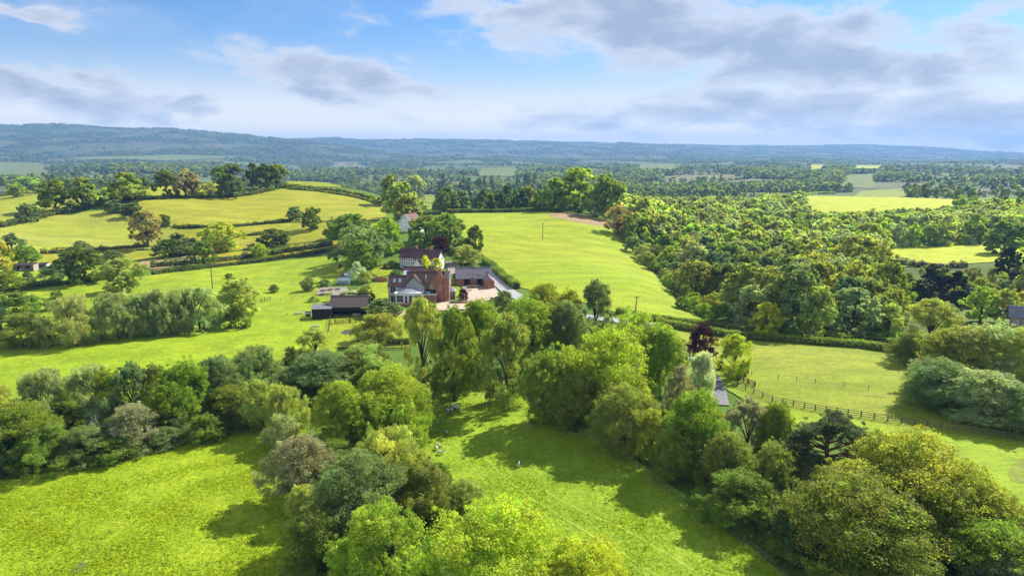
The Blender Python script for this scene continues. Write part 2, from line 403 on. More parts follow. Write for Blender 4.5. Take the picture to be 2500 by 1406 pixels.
M['slate'] = tile_mat('old_slate', (0.19, 0.18, 0.21), (0.28, 0.26, 0.29), (0.20, 0.10, 0.075), 5.0, 0.3)
M['barntile'] = tile_mat('barn_tile', (0.13, 0.10, 0.095), (0.18, 0.14, 0.13), (0.15, 0.11, 0.10), 6.0, 0.25)
M['lead'] = plain('lead_sheet', (0.36, 0.38, 0.42), 0.5, 0.12, 1.0, 0.5)
M['felt'] = plain('roof_felt', (0.17, 0.18, 0.20), 0.7, 0.15, 1.0)
M['stone'] = plain('stone', (0.27, 0.22, 0.17), 0.9, 0.4, 2.5, bump=0.5)
M['gravel'] = plain('gravel', (0.50, 0.40, 0.29), 0.95, 0.14, 0.5, bump=0.2)
M['flag'] = plain('paving', (0.30, 0.25, 0.21), 0.9, 0.2, 0.8)
M['track'] = grass_mat('trodden_grass', (.31, .42, .03), (.35, .44, .06), s1=.5)
M['tarmac'] = plain('lane_tarmac', (0.36, 0.36, 0.36), 0.85, 0.12, 0.3)
M['drive'] = plain('drive_tarmac', (0.20, 0.20, 0.20), 0.85, 0.2, 0.3)
M['soil'] = plain('soil', (0.055, 0.038, 0.028), 0.95, 0.3, 3, bump=0.6)
M['mud'] = plain('mud', (0.09, 0.075, 0.06), 0.9, 0.3, 1)
M['glass'] = glass_mat('window_glass'); M['glass_pale'] = glass_mat('glasshouse_glass', (0.22, 0.30, 0.36), 0.15)
M['roofglass'] = glass_mat('rooflight_glass', (0.25, 0.34, 0.40), 0.1)
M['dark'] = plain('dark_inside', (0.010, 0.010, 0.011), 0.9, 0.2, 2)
M['blue_paint'] = plain('blue_grey_paint', (0.16, 0.25, 0.31), 0.6, 0.15, 2)
M['alu'] = plain('aluminium', (0.55, 0.57, 0.58), 0.4, 0.05, 2, 0.5)
M['wool'] = plain('wool', (0.62, 0.58, 0.50), 0.95, 0.15, 8, 0.1, bump=0.4)
M['wool_dark'] = plain('dark_fleece', (0.10, 0.08, 0.07), 0.95, 0.2, 8, 0.1)
M['wire'] = plain('fence_wire', (0.30, 0.30, 0.29), 0.5, 0.1, 1, 0.5)
M['post'] = plain('fence_post', (0.14, 0.115, 0.09), 0.9, 0.3, 4, per_obj=0.2)
M['pole'] = plain('pole_timber', (0.15, 0.12, 0.095), 0.9, 0.2, 3)
M['ceramic'] = plain('insulator', (0.45, 0.44, 0.42), 0.4, 0.05, 3)
M['terracotta'] = plain('terracotta', (0.36, 0.16, 0.09), 0.8, 0.15, 4)
# ------------------------------------------------------------------ fields, as outlined in the photograph
def pts_in_poly(px, py, poly):
    px = np.asarray(px); py = np.asarray(py); ins = np.zeros(px.shape, bool); n = len(poly)
    for i in range(n):
        x1, y1 = poly[i]; x2, y2 = poly[(i + 1) % n]
        c = (y1 > py) != (y2 > py)
        with np.errstate(divide='ignore', invalid='ignore'):
            ins ^= c & (px < (x2 - x1) * (py - y1) / (y2 - y1 + 1e-12) + x1)
    return ins
FIELDS = [  # name, material, polygon (pixels)
 ('meadow', 'g_near', [(-150, 1185), (0, 1150), (250, 1105), (560, 1035), (700, 990), (780, 1100), (720, 1250), (800, 1450), (-150, 1450)]),
 ('pasture', 'g_sheep', [(960, 940), (1080, 930), (1240, 960), (1400, 1010), (1560, 1130), (1790, 1300), (1980, 1460), (1180, 1460), (1030, 1250), (990, 1060)]),
 ('field', 'g_leftmid', [(-150, 845), (300, 812), (640, 782), (790, 760), (850, 800), (800, 900), (600, 900), (300, 970), (-150, 1010)]),
 ('field', 'g_orchard', [(-150, 745), (200, 692), (520, 655), (820, 625), (860, 655), (770, 720), (800, 758), (640, 782), (300, 812), (-150, 845)]),
 ('field', 'g_hilltop', [(335, 492), (440, 487), (560, 484), (690, 462), (790, 465), (900, 488), (945, 515), (940, 538), (700, 543), (420, 555), (350, 525)]),
 ('field', 'g_hillside', [(-150, 562), (0, 558), (130, 528), (270, 512), (345, 527), (420, 558), (500, 575), (430, 605), (330, 612), (0, 622), (-150, 628)]),
 ('field', 'g_strip', [(425, 562), (690, 547), (945, 541), (830, 583), (600, 610), (500, 620), (430, 608)]),
 ('field', 'g_butter', [(310, 645), (500, 622), (600, 614), (825, 586), (825, 603), (600, 640), (370, 655), (330, 662)]),
 ('field', 'g_strip', [(-150, 632), (300, 615), (420, 612), (420, 625), (310, 640), (140, 655), (0, 652), (-150, 660)]),
 ('paddock', 'g_orchard', [(-150, 690), (0, 660), (140, 660), (300, 645), (345, 663), (200, 688), (0, 718), (-150, 735)]),
 ('field', 'g_hilltop', [(265, 487), (300, 462), (430, 455), (545, 445), (565, 468), (440, 483)]),
 ('field', 'g_bright', [(690, 456), (700, 443), (820, 447), (835, 458)]),
 ('field', 'g_hillside', [(-150, 555), (-150, 500), (60, 475), (250, 480), (270, 505), (130, 522), (0, 550)]),
 ('field', 'g_right', [(1085, 530), (1110, 521), (1340, 517), (1480, 545), (1515, 580), (1570, 640), (1650, 730), (1715, 782), (1560, 768), (1500, 762), (1400, 732), (1265, 702), (1205, 645), (1150, 600), (1090, 560)]),
 ('pasture', 'g_rightlow', [(1630, 805), (1750, 820), (1900, 832), (2200, 862), (2245, 900), (2235, 960), (2310, 1010), (2560, 1085), (2560, 1095), (2330, 1062), (2070, 1024), (1885, 992), (1780, 950), (1680, 890)]),
 ('paddock', 'g_leftmid', [(1780, 945), (1885, 985), (2070, 1018), (2330, 1055), (2560, 1084), (2560, 1320), (2400, 1220), (2200, 1100), (1900, 1030)]),
 ('field', 'g_crop', [(2130, 632), (2160, 605), (2330, 600), (2580, 593), (2580, 634), (2400, 642), (2250, 652), (2150, 652)]),
 ('field', 'g_crop', [(1955, 512), (1970, 479), (2200, 483), (2370, 490), (2385, 500), (2250, 515), (2000, 522)]),
 ('field', 'g_bright', [(2085, 481), (2100, 468), (2200, 462), (2225, 480), (2150, 484)]),
 ('field', 'g_cool', [(2055, 458), (2060, 428), (2140, 424), (2135, 462)]),
 ('field', 'g_cool', [(165, 391), (215, 384), (330, 382), (420, 379), (520, 381), (585, 386), (500, 390), (410, 394), (300, 390)]),
 ('field', 'g_cool', [(-60, 428), (0, 397), (105, 399), (120, 428), (60, 436)]),
 ('field', 'g_cool', [(1165, 430), (1175, 412), (1262, 409), (1262, 432)]),
 ('field', 'g_cool', [(1555, 416), (1565, 402), (1650, 402), (1655, 414)]),
 ('field', 'g_bright', [(1028, 512), (1035, 476), (1078, 476), (1072, 512)]),
 ('field', 'g_crop', [(1975, 414), (1980, 404), (2010, 404), (2010, 414)]),
 ('field', 'g_crop', [(2085, 412), (2090, 405), (2150, 406), (2150, 413)]),
]
def world_poly(poly, n=6):
    """pixel outline -> points on the land, with extra points along each side"""
    out = []
    for i in range(len(poly)):
        a, b = poly[i], poly[(i + 1) % len(poly)]
        for k_ in range(n):
            f = k_ / n; out.append(ground_at(a[0] + (b[0] - a[0]) * f, a[1] + (b[1] - a[1]) * f))
    return out
def sheet(name, wp, lift, mat, ngrid=1400):
    """a patch of land with this outline, draped over the terrain"""
    P = [(p.x, p.y) for p in wp]
    xs = np.array([p[0] for p in P]); ys = np.array([p[1] for p in P])
    A = 0.5 * abs(np.dot(xs, np.roll(ys, 1)) - np.dot(ys, np.roll(xs, 1)))
    st = max(math.sqrt(A / ngrid), 0.25)
    gx, gy = np.meshgrid(np.arange(xs.min() + st / 2, xs.max(), st), np.arange(ys.min() + st / 2, ys.max(), st))
    gx = gx.ravel() + rng.uniform(-.2, .2, gx.size) * st; gy = gy.ravel() + rng.uniform(-.2, .2, gy.size) * st
    k_ = pts_in_poly(gx, gy, P)
    V = [Vector(p) for p in P] + [Vector(p) for p in zip(gx[k_], gy[k_])]
    E = [(i, (i + 1) % len(P)) for i in range(len(P))]
    vo, eo, fo, *_ = delaunay_2d_cdt(V, E, [], 1, 1e-4)
    x = np.array([v.x for v in vo]); y = np.array([v.y for v in vo]); z = height(x, y)
    z = z + lift + 0.0006 * np.hypot(x, y)
    me = mesh_np(name, np.stack([x, y, z], -1), None, [f for f in fo if len(f) == 3], smooth=True)
    o = obj(name, me, mat); o['kind'] = 'structure'
    return o
def ribbon(name, pts, width, lift, mat):
    """road or path along points on the land"""
    P = []
    for i in range(len(pts) - 1):
        n = max(2, int((pts[i + 1] - pts[i]).length / 3))
        P += [pts[i].lerp(pts[i + 1], k_ / n) for k_ in range(n)]
    P.append(pts[-1]); vs = []; C = 4
    for i, p in enumerate(P):
        d = P[min(i + 1, len(P) - 1)] - P[max(i - 1, 0)]; d.z = 0; d.normalize(); s = Vector((d.y, -d.x, 0))
        for k_ in range(C + 1):
            vs.append(p + s * width * (k_ / C - .5))
    x = np.array([v.x for v in vs]); y = np.array([v.y for v in vs]); z = height(x, y) + lift + 0.0006 * np.hypot(x, y)
    fs = [(i * (C + 1) + k_, i * (C + 1) + k_ + 1, (i + 1) * (C + 1) + k_ + 1, (i + 1) * (C + 1) + k_) for i in range(len(P) - 1) for k_ in range(C)]
    o = obj(name, mesh_np(name, np.stack([x, y, z], -1), fs, smooth=True), mat); o['kind'] = 'structure'
    return o

# ------------------------------------------------------------------ land use far out: fields, woods and hedges between them
def _hash(i, j, s):
    h = (i * 374761393 + j * 668265263 + s * 2147483647) & 0x7fffffff
    h = ((h ^ (h >> 13)) * 1274126177) & 0x7fffffff
    return ((h ^ (h >> 16)) & 0xffff) / 65535.0
def landuse(x, y, cell=230.0):
    """-> (id hash 0..1, distance to the next cell's border as a share of the cell)"""
    xx = x + 40 * np.sin(y / 170.0); yy = y + 40 * np.sin(x / 190.0)
    u = xx / cell; v = yy / (cell * 1.15); iu = np.floor(u).astype(np.int64); iv = np.floor(v).astype(np.int64)
    d1 = np.full(x.shape, 9.0); d2 = d1.copy(); hid = np.zeros(x.shape)
    for di in (-1, 0, 1):
        for dj in (-1, 0, 1):
            a, b = iu + di, iv + dj
            sx = a + 0.15 + 0.7 * _hash(a, b, 1); sy = b + 0.15 + 0.7 * _hash(a, b, 2)
            d = np.hypot(u - sx, v - sy); near = d < d1
            d2 = np.where(near, d1, np.minimum(d2, d)); hid = np.where(near, _hash(a, b, 3), hid); d1 = np.where(near, d, d1)
    return hid, d2 - d1
def wood_share(x, y):
    r = np.hypot(x, y); s = np.where(r < 2600, 0.55, 0.48)
    return np.where(r > 4300, 0.46, s)

# ------------------------------------------------------------------ ground
th = np.concatenate([np.radians(np.arange(-56, 56.01, 0.25)), np.radians(np.arange(62, 304, 6.0))])
rr = np.geomspace(22, 21000, 470)
TH, RR = np.meshgrid(th, rr); gx = (RR * np.sin(TH)).ravel(); gy = (RR * np.cos(TH)).ravel(); gz = height(gx, gy)
nt = len(th); nr = len(rr)
i0 = np.arange(nr - 1)[:, None] * nt + np.arange(nt)[None, :]; i1 = np.arange(nr - 1)[:, None] * nt + (np.arange(nt)[None, :] + 1) % nt
quads = np.stack([i0, i1, i1 + nt, i0 + nt], -1).reshape(-1, 4)
gx = np.append(gx, 0); gy = np.append(gy, 0); gz = np.append(gz, hz(0.01, 30))
tris = np.stack([np.full(nt, nr * nt), (np.arange(nt) + 1) % nt, np.arange(nt)], -1)
hid, brd = landuse(gx, gy); r_ = np.hypot(gx, gy)
PAL = np.array([(.075, .105, .035), (.10, .12, .04), (.06, .09, .035), (.12, .12, .05), (.055, .085, .04), (.10, .105, .05), (.08, .11, .035)])
ws = wood_share(gx, gy)
c = PAL[(np.clip((hid - ws) / (1 - ws + 1e-6), 0, .999) * len(PAL)).astype(int)]
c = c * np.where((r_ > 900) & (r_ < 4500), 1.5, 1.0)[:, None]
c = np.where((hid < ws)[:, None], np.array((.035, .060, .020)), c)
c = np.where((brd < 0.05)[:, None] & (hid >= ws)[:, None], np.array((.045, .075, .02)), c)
base = np.array((.11, .19, .025))
c = np.where((r_ < 560)[:, None], base, c)
valley = (gx / np.maximum(gy, 1) > 0.17) & (r_ > 225) & (r_ < 900)
c = np.where(valley[:, None], np.array((.105, .15, .03)), c)
gm, gt, gout = mat_new('open_ground')
ga = gt.node('ShaderNodeAttribute', attribute_type='GEOMETRY', attribute_name='tint'); gg_ = gt.node('ShaderNodeNewGeometry')
gn = gt.noise(gg_.outputs['Position'], 0.02, 8, 0.7); gn2 = gt.noise(gg_.outputs['Position'], 0.8, 4, 0.6)
gc = gt.mix(1.0, ga.outputs['Color'], gt.mix(gt.smooth(gn, 0.3, 0.7), (0.65, 0.68, 0.7), (1.3, 1.25, 1.15)), 'MULTIPLY')
gc = gt.mix(1.0, gc, gt.mix(gn2, (0.7,) * 3, (1.3,) * 3), 'MULTIPLY')
gp = gt.node('ShaderNodeBsdfPrincipled'); gt.link(gc, gp.inputs['Base Color']); gp.inputs['Roughness'].default_value = 0.9; gp.inputs['Specular IOR Level'].default_value = 0.1
gb = gt.node('ShaderNodeBump'); gb.inputs['Strength'].default_value = .5; gb.inputs['Distance'].default_value = .3; gt.link(gn2, gb.inputs['Height']); gt.link(gb.outputs[0], gp.inputs['Normal'])
gt.link(gp.outputs[0], gout.inputs[0])
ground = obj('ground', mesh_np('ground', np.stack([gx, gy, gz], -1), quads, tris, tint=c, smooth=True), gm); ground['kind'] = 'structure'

M['g_near'] = grass_mat('near_meadow', (.29, .39, .014), (.33, .42, .018), (.24, .35, .012), speck=0.5, s1=.05, bump=.8)
M['g_sheep'] = grass_mat('sheep_pasture', (.25, .37, .015), (.31, .42, .03), (.20, .33, .013), s1=.06, streak=(R(-22), (1.0, .16, 1)), bump=.8)
M['g_leftmid'] = grass_mat('willow_field', (.26, .37, .015), (.30, .39, .016), (.22, .34, .014), s1=.04)
M['g_orchard'] = grass_mat('orchard_grass', (.26, .36, .016), (.32, .38, .018), (.20, .31, .014), s1=.05)
M['g_hilltop'] = grass_mat('hilltop_meadow', (.33, .335, .018), (.36, .36, .035), (.28, .32, .018), speck=0.6, s1=.02, streak=(R(10), (.4, 1, 1)))
M['g_hillside'] = grass_mat('hillside_meadow', (.32, .36, .03), (.36, .38, .06), (.27, .33, .025), s1=.02, streak=(R(10), (.4, 1, 1)))
M['g_strip'] = grass_mat('olive_meadow', (.31, .32, .018), (.35, .34, .03), (.25, .29, .018), s1=.03)
M['g_butter'] = grass_mat('buttercup_meadow', (.33, .29, .016), (.40, .32, .015), (.27, .28, .016), speck=1.0, s1=.03)
M['g_bright'] = grass_mat('bright_grass', (.25, .31, .02), (.28, .33, .025), s1=.02)
M['g_right'] = grass_mat('right_hand_pasture', (.29, .38, .012), (.34, .39, .02), (.255, .36, .012), s1=.018, streak=(R(-35), (.5, 1, 1)))
M['g_rightlow'] = grass_mat('lower_pasture', (.235, .30, .014), (.28, .32, .028), (.19, .27, .014), s1=.035, streak=(R(60), (.5, 1, 1)))
M['g_crop'] = grass_mat('young_crop', (.43, .50, .012), (.47, .52, .014), s1=.03)
M['g_cool'] = grass_mat('far_grass', (.16, .21, .04), (.19, .23, .05), s1=.02)
M['g_lawn'] = grass_mat('mown_lawn', (.26, .34, .013), (.30, .36, .016), s1=.1, bump=.2)
M['g_bank'] = grass_mat('verge_grass', (.20, .31, .02), (.25, .34, .02), s1=.05)
M['bare'] = grass_mat('bare_earth', (.40, .27, .17), (.36, .27, .12), (.30, .22, .12), s1=.12)
M['dry'] = grass_mat('dry_grass', (.36, .30, .07), (.30, .31, .05), (.25, .30, .03), s1=.2)
M['dry2'] = grass_mat('thin_grass', (.27, .29, .04), (.22, .28, .03), (.2, .27, .025), s1=.2)
for k_, (nm, mt, poly) in enumerate(FIELDS):
    sheet(nm, world_poly(poly), 0.06 + 0.004 * (k_ % 5), M[mt], 2600 if nm in ('meadow', 'pasture') else 1500)
def ell(cx, cy, a, b, n=26, j=0.18):
    return [(cx + a * math.cos(t) * (1 + j * math.sin(3 * t + cx)), cy + b * math.sin(t) * (1 + j * math.cos(2 * t + cy))) for t in [2 * math.pi * i / n for i in range(n)]]
def patch(name, mt, poly, lift=0.13): return sheet(name, [ground_at(*p) for p in poly], lift, M[mt], 300)
patch('bare_patch', 'bare', [(332, 652), (350, 636), (420, 629), (480, 623), (492, 638), (430, 654), (370, 659)])
patch('bare_patch', 'bare', [(1335, 524), (1365, 521), (1400, 522), (1440, 529), (1480, 542), (1492, 552), (1484, 557), (1440, 551), (1400, 543), (1350, 532)])
patch('dry_patch', 'dry2', ell(1955, 860, 34, 9, 40, .4), .10); patch('dry_patch', 'dry2', ell(2140, 966, 40, 6, 40, .4), .10)
patch('dry_patch', 'dry2', ell(2500, 1150, 30, 40, 40, .3), .10); patch('mud_patch', 'mud', ell(848, 812, 14, 6))
# lawns, yards, lane and drives
lane = [ground_at(*p) for p in [(1196, 664), (1203, 680), (1222, 697), (1246, 716), (1290, 738), (1400, 772), (1500, 783), (1560, 793), (1610, 796), (1720, 806), (1850, 824), (2000, 838), (2180, 850)]]
ribbon('lane', lane, 4.6, 0.11, M['tarmac'])
drive = [ground_at(*p) for p in [(1570, 800), (1620, 835), (1660, 866), (1700, 893), (1738, 921), (1752, 950), (1760, 990)]]
ribbon('drive', drive, 3.0, 0.125, M['drive'])
for tr_ in ([(1105, 1075), (1145, 1130), (1180, 1175), (1240, 1225), (1290, 1265), (1350, 1330), (1420, 1400)], [(1170, 1105), (1230, 1165), (1300, 1222), (1370, 1262), (1450, 1312), (1530, 1360), (1610, 1410)], [(1330, 1200), (1420, 1250), (1520, 1290), (1640, 1360), (1700, 1400)]):
    ribbon('sheep_track', [ground_at(*p) for p in tr_], .42, .085, M['track'])
patch('yard', 'gravel', [(1136, 716), (1150, 706), (1180, 704), (1210, 705), (1216, 714), (1216, 745), (1150, 748), (1120, 742)], 0.12)
patch('terrace', 'gravel', [(1060, 744), (1090, 737), (1130, 738), (1150, 745), (1140, 756), (1070, 760)], 0.13)
patch('terrace', 'gravel', [(965, 762), (1000, 758), (1030, 760), (1030, 772), (965, 772)], 0.13)
patch('ramp', 'flag', [(1123, 697), (1145, 694), (1152, 713), (1138, 716)], 0.14)
patch('back_yard', 'flag', [(1090, 640), (1120, 640), (1125, 668), (1095, 672)], 0.14)
patch('lawn', 'g_lawn', [(908, 690), (948, 690), (955, 735), (905, 735), (895, 705)]); patch('lawn', 'g_lawn', [(915, 650), (965, 648), (965, 670), (925, 678), (905, 668)])
patch('lawn', 'g_lawn', [(1100, 700), (1120, 698), (1128, 712), (1120, 725), (1100, 728)]); patch('lawn', 'g_lawn', [(775, 725), (808, 722), (812, 736), (765, 742)])
patch('lawn', 'g_lawn', [(808, 770), (880, 768), (990, 770), (1000, 850), (800, 850), (805, 800)], .10)
patch('verge', 'g_bank', [(1625, 815), (1690, 860), (1790, 930), (1860, 965), (1830, 985), (1700, 910), (1640, 860)], .10)
patch('garden_path', 'flag', [(772, 722), (778, 705), (800, 703), (846, 703), (852, 712), (846, 722)], 0.12)
# ------------------------------------------------------------------ tree forms (unit size: 1 wide, 1 tall)
def unit(v): return v / (np.linalg.norm(v, axis=-1, keepdims=True) + 1e-9)
def prof(kind, t):
    if kind == 'bush': return .5 * np.sqrt(np.clip(1 - t ** 2.4, 0, 1)) * (0.82 + 0.18 * np.sin(np.pi * np.clip(t * 1.5, 0, 1)))
    if kind == 'cone': return .5 * (1 - t) ** 0.8 + 0.03
    if kind == 'tall': return .5 * np.sin(np.pi * np.clip(t, 0, 1) ** 0.72) ** 0.62
    if kind == 'willow': return .5 * np.sin(np.pi * (np.clip(t, 0, 1) * .80 + .17)) ** 0.6
    return .5 * np.sin(np.pi * (np.clip(t, 0, 1) * .90 + .09) ** 0.85) ** 0.55
ZB = dict(round=.07, tall=.05, willow=.02, bush=.0, cone=.02, sparse=.2, pine=.4)
def crown_form(kind, lod, seed):
    g = np.random.default_rng(seed)
    nl, ns, nf, ls = {'near': (60, 14, 64, .0097), 'huge': (84, 18, 56, .0086), 'mid': (44, 7, 34, .024), 'far': (30, 4, 24, .052), 'dot': (14, 1, 11, .16)}[lod]
    pk = 'round' if kind in ('sparse', 'pine') else kind
    if kind == 'sparse': nf = int(nf * .45)
    zb = ZB[kind]
    # lobes sit just inside the outline
    t = g.random(nl) ** 0.9; ph = g.random(nl) * 2 * np.pi + np.arange(nl) * 2.4
    q = np.sqrt(.12 + .88 * g.random(nl)) * .80
    rad = prof(pk, t) * q
    lr = g.uniform(.10, .18, nl) * (1.15 if lod in ('far', 'dot') else 1.0) * (0.8 if kind in ('tall', 'willow') else 1.0)
    if kind == 'cone': lr = lr * 1.25 * (0.4 + .75 * (1 - t)); rad = prof(pk, t) * .8
    c = np.stack([rad * np.cos(ph), rad * np.sin(ph), zb + (1 - zb) * (.05 + .87 * t)], -1)
    c += g.normal(0, .018, c.shape)
    if kind == 'pine':
        tiers = np.array([(-.08, 0, .93), (.10, .05, .90), (-.26, .05, .80), (.02, -.12, .82), (.20, -.08, .82), (.32, .1, .74), (-.34, -.06, .66), (-.16, .2, .70), (.12, .22, .72), (-.40, .1, .56), (.36, -.1, .62), (.22, -.2, .58), (-.22, -.2, .58), (.38, .12, .52), (-.3, .25, .5)])
        c = np.repeat(tiers, 5, 0); c = c + g.normal(0, .055, c.shape); nl = len(c); lr = g.uniform(.08, .13, nl)
    outw = unit(c - np.array([0, 0, zb + (1 - zb) * .42]))
    # smaller bunches on each lobe
    L = np.repeat(np.arange(nl), ns); v = unit(g.normal(size=(nl * ns, 3)) + .75 * outw[L] + np.array([0, 0, .3]))
    sq = np.array([1, 1, .62 if kind == 'pine' else .85])
    sc_ = c[L] + v * (lr[L] * g.uniform(.55, 1.0, len(L)))[:, None] * sq
    sr = lr[L] * g.uniform(.27, .54, len(L))
    stray = g.random(len(L)) < (.16 if kind != 'cone' else .05)
    sc_ = sc_ + (v * np.array([1, 1, .9]) + np.array([0, 0, .35])) * (stray * g.uniform(.03, .085, len(L)))[:, None]; sr = np.where(stray, sr * .6, sr)
    if lod == 'dot': sc_, sr, v = c, lr, outw
    S = np.repeat(np.arange(len(sc_)), nf)
    n = unit(g.normal(size=(len(S), 3)) + .5 * v[S] + np.array([0, 0, .25]))
    p = sc_[S] + n * (sr[S] * g.uniform(.45, 1.15, len(S)))[:, None] * sq
    if kind in ('willow',):
        p[:, 2] -= g.random(len(S)) ** 2 * .10
    p[:, 2] = np.maximum(p[:, 2], 0.012 + .02 * g.random(len(S)))
    zt = np.percentile(p[:, 2], 99.7); p[:, 2] *= 1.0 / zt; sc0 = .5 / np.percentile(np.hypot(p[:, 0], p[:, 1]), 98.5); p[:, :2] *= sc0
    c = c * np.array([sc0, sc0, 1.0 / zt])
    # leaf quads
    nn = unit(n + .85 * g.normal(size=n.shape)); a = unit(np.cross(nn, g.normal(size=n.shape))); b = np.cross(nn, a)
    la = ls * g.uniform(.65, 1.35, len(S)); lb = la * g.uniform(.5, .9, len(S))
    if kind == 'willow':
        a = unit(np.array([0, 0, -1.]) + .45 * g.normal(size=n.shape)); b = unit(np.cross(a, nn)); la, lb = la * 1.9, la * .38
    if kind == 'pine': la, lb = la * .95, lb * .6
    A = a * la[:, None]; B = b * lb[:, None]
    V = np.stack([p - A * .9, p - B + A * .1, p + A * .9, p + B + A * .1], 1).reshape(-1, 3)
    LB = g.uniform(.8, 1.22, nl); LH = np.clip(g.normal(0, .06, nl), -.14, .09); Li = L if lod != 'dot' else np.arange(nl)
    br = g.uniform(.8, 1.2, len(S)) * np.repeat(g.uniform(.76, 1.26, len(sc_)) * LB[Li], nf)
    hue = np.clip(g.normal(0, .08, len(S)) + np.repeat(g.normal(0, .05, len(sc_)) + LH[Li], nf), -.3, .12)
    tint = np.stack([br * (1 + hue), br, br * (1 - .5 * hue)], -1); tint = np.repeat(np.clip(tint, .2, 2.2), 4, 0)
    f = np.arange(len(V)).reshape(-1, 4)
    me = mesh_np('crown_' + kind, V, f, tint=tint); me.materials.append(M['leaf_far'] if lod == 'dot' else M['leaf'])
    # trunk and limbs
    mb = MB(); r0 = .030 if kind not in ('bush', 'willow') else .026
    if kind == 'pine':
        tp = [(.16, 0, 0), (.12, 0, .12), (.03, 0, .26), (0, .01, .42), (-.02, 0, .62), (-.05, 0, .82), (-.07, 0, .92)]
        mb.tube(tp, [.036, .032, .028, .025, .02, .012, .006], 8)
        for k_ in range(0, nl, 2):
            z0 = min(max(c[k_][2] - .14, .22), .8); x0 = np.interp(z0, [q[2] for q in tp], [q[0] for q in tp]); s = Vector((x0, 0, z0)); e = Vector(c[k_])
            mb.tube([s, s.lerp(e, .5) + Vector((0, 0, -.015)), e], [.011, .008, .003], 5)
        tr = mb.mesh('trunk_pine', M['pinebark'], True)
        return me, tr
    if kind == 'bush':
        for k_ in range(7):
            e = c[k_ * (nl // 7)]; mb.tube([(e[0] * .15, e[1] * .15, -.03), (e[0] * .5, e[1] * .5, e[2] * .55), tuple(e)], [.016, .011, .004], 5)
    else:
        lean = g.normal(0, .02, 2); top = .62 if kind != 'cone' else .93
        zs = np.linspace(-.03, top, 6); pts = [(lean[0] * z * 3 + .012 * math.sin(9 * z), lean[1] * z * 3, z) for z in zs]
        mb.tube(pts, list(np.interp(zs, [-.03, .04, .3, top], [r0 * 1.5, r0, r0 * .8, r0 * .3])), 8 if lod == 'near' else 6)
        if kind != 'cone':
            for k_ in range(nl if kind == 'sparse' else min(nl, 14)):
                e = Vector(c[k_]); z0 = min(max(e.z * .5, zb * .9), top * .92); s = Vector((lean[0] * z0 * 3, lean[1] * z0 * 3, z0))
                mb.tube([s, s.lerp(e, .5) + Vector((0, 0, .02)), e], [r0 * .45, r0 * .3, r0 * .1], 5 if lod == 'near' else 4)
                if kind == 'sparse':
                    for j in range(5):
                        e2 = e + Vector(g.normal(0, .09, 3)) + Vector(outw[k_]) * .05; m_ = s.lerp(e, .55 + .08 * j)
                        mb.tube([m_, m_.lerp(e2, .6), e2], [r0 * .17, r0 * .1, r0 * .04], 3)
    return me, mb.mesh('trunk_' + kind, M['bark'], True)
_forms = {}
def form(kind, lod, k_):
    n = {'huge': 1, 'near': 2, 'mid': 3, 'far': 3, 'dot': 3}[lod]
    if kind in ('pine',): n = 1
    key = (kind, lod, k_ % n)
    if key not in _forms: _forms[key] = crown_form(kind, lod, hash_seed(key))
    return _forms[key]
def hash_seed(key): return sum((i + 1) * ord(ch) for i, ch in enumerate(str(key)))
PALX = 1.55
C = dict(vivid=(.17, .245, .03), green=(.15, .205, .03), dark=(.105, .145, .03), olive=(.19, .215, .045), yel=(.31, .36, .035), gold=(.46, .43, .012),
         sage=(.25, .29, .13), silver=(.36, .39, .28), mauve=(.235, .235, .14), brown=(.24, .22, .09), purple=(.06, .018, .03), orange=(.32, .30, .045),
         ggreen=(.15, .20, .075), lime=(.24, .31, .035), blue=(.065, .115, .05), black=(.028, .045, .028), dolive=(.165, .195, .03), pale=(.27, .31, .08),
         pine=(.075, .095, .05), blossom=(.45, .46, .35), bronze=(.24, .265, .04), wgold=(.25, .26, .05), mgold=(.36, .35, .03))
C = {k_: tuple(PALX * x_ for x_ in v_) for k_, v_ in C.items()}
NT_ = [0]
def plant(name, label, cat, base, w_, h_, kind, pal, group=None, rz=None, lod=None):
    k_ = NT_[0]; NT_[0] += 1
    D = base.y
    lod = lod or ('huge' if D < 125 and w_ > 10 and kind == 'round' else 'near' if D < 172 else 'mid' if D < 330 else 'far')
    cr, tr = form(kind, lod, k_)
    root = empty(name, (base.x, base.y, base.z - .05), rng.uniform(0, 6.28) if rz is None else rz)
    root.scale = (w_, w_ * rng.uniform(.9, 1.1), h_)
    tag(root, label, cat, group)
    shrub = kind == 'bush'
    o = obj('foliage' if shrub else 'crown', cr, None, root); j = rng.normal(0, .05)
    cc = np.array(C[pal]) * rng.uniform(.92, 1.08); o.color = (max(cc[0] * (1 + j), .005) if pal in ('gold', 'orange', 'purple', 'brown', 'mauve') else min(cc[0] * (1 + j), cc[1] * .93), cc[1], max(cc[2] * (1 - j), .004), 1)
    obj('stems' if shrub else 'trunk', tr, None, root)
    return root
_dt = np.linspace(.02, 1, 14); _da = np.linspace(0, 2 * np.pi, 12, endpoint=False)
_DR = (prof('round', _dt)[:, None] * np.ones(12)).ravel(); _DZ = np.repeat(_dt, 12); _DC = np.tile(np.cos(_da), 14); _DS = np.tile(np.sin(_da), 14)
def fit_height(b, w_, ytop):
    """height of a crown w_ wide, standing at b, whose top the photograph shows at row ytop"""
    lo, hi = .3, 45.0
    for _ in range(18):
        h_ = .5 * (lo + hi); _, py = to_px(b.x + _DR * w_ * _DC, b.y + _DR * w_ * _DS, b.z + _DZ * h_)
        if py.min() > ytop: lo = h_
        else: hi = h_
    return .5 * (lo + hi)
def to_px(x, y, z):
    cp_, sp_ = math.cos(PITCH), math.sin(PITCH); dz = z - CAM_Z
    fw = y * cp_ - dz * sp_; up = y * sp_ + dz * cp_
    return 1250 + F * x / fw, 703 - F * up / fw
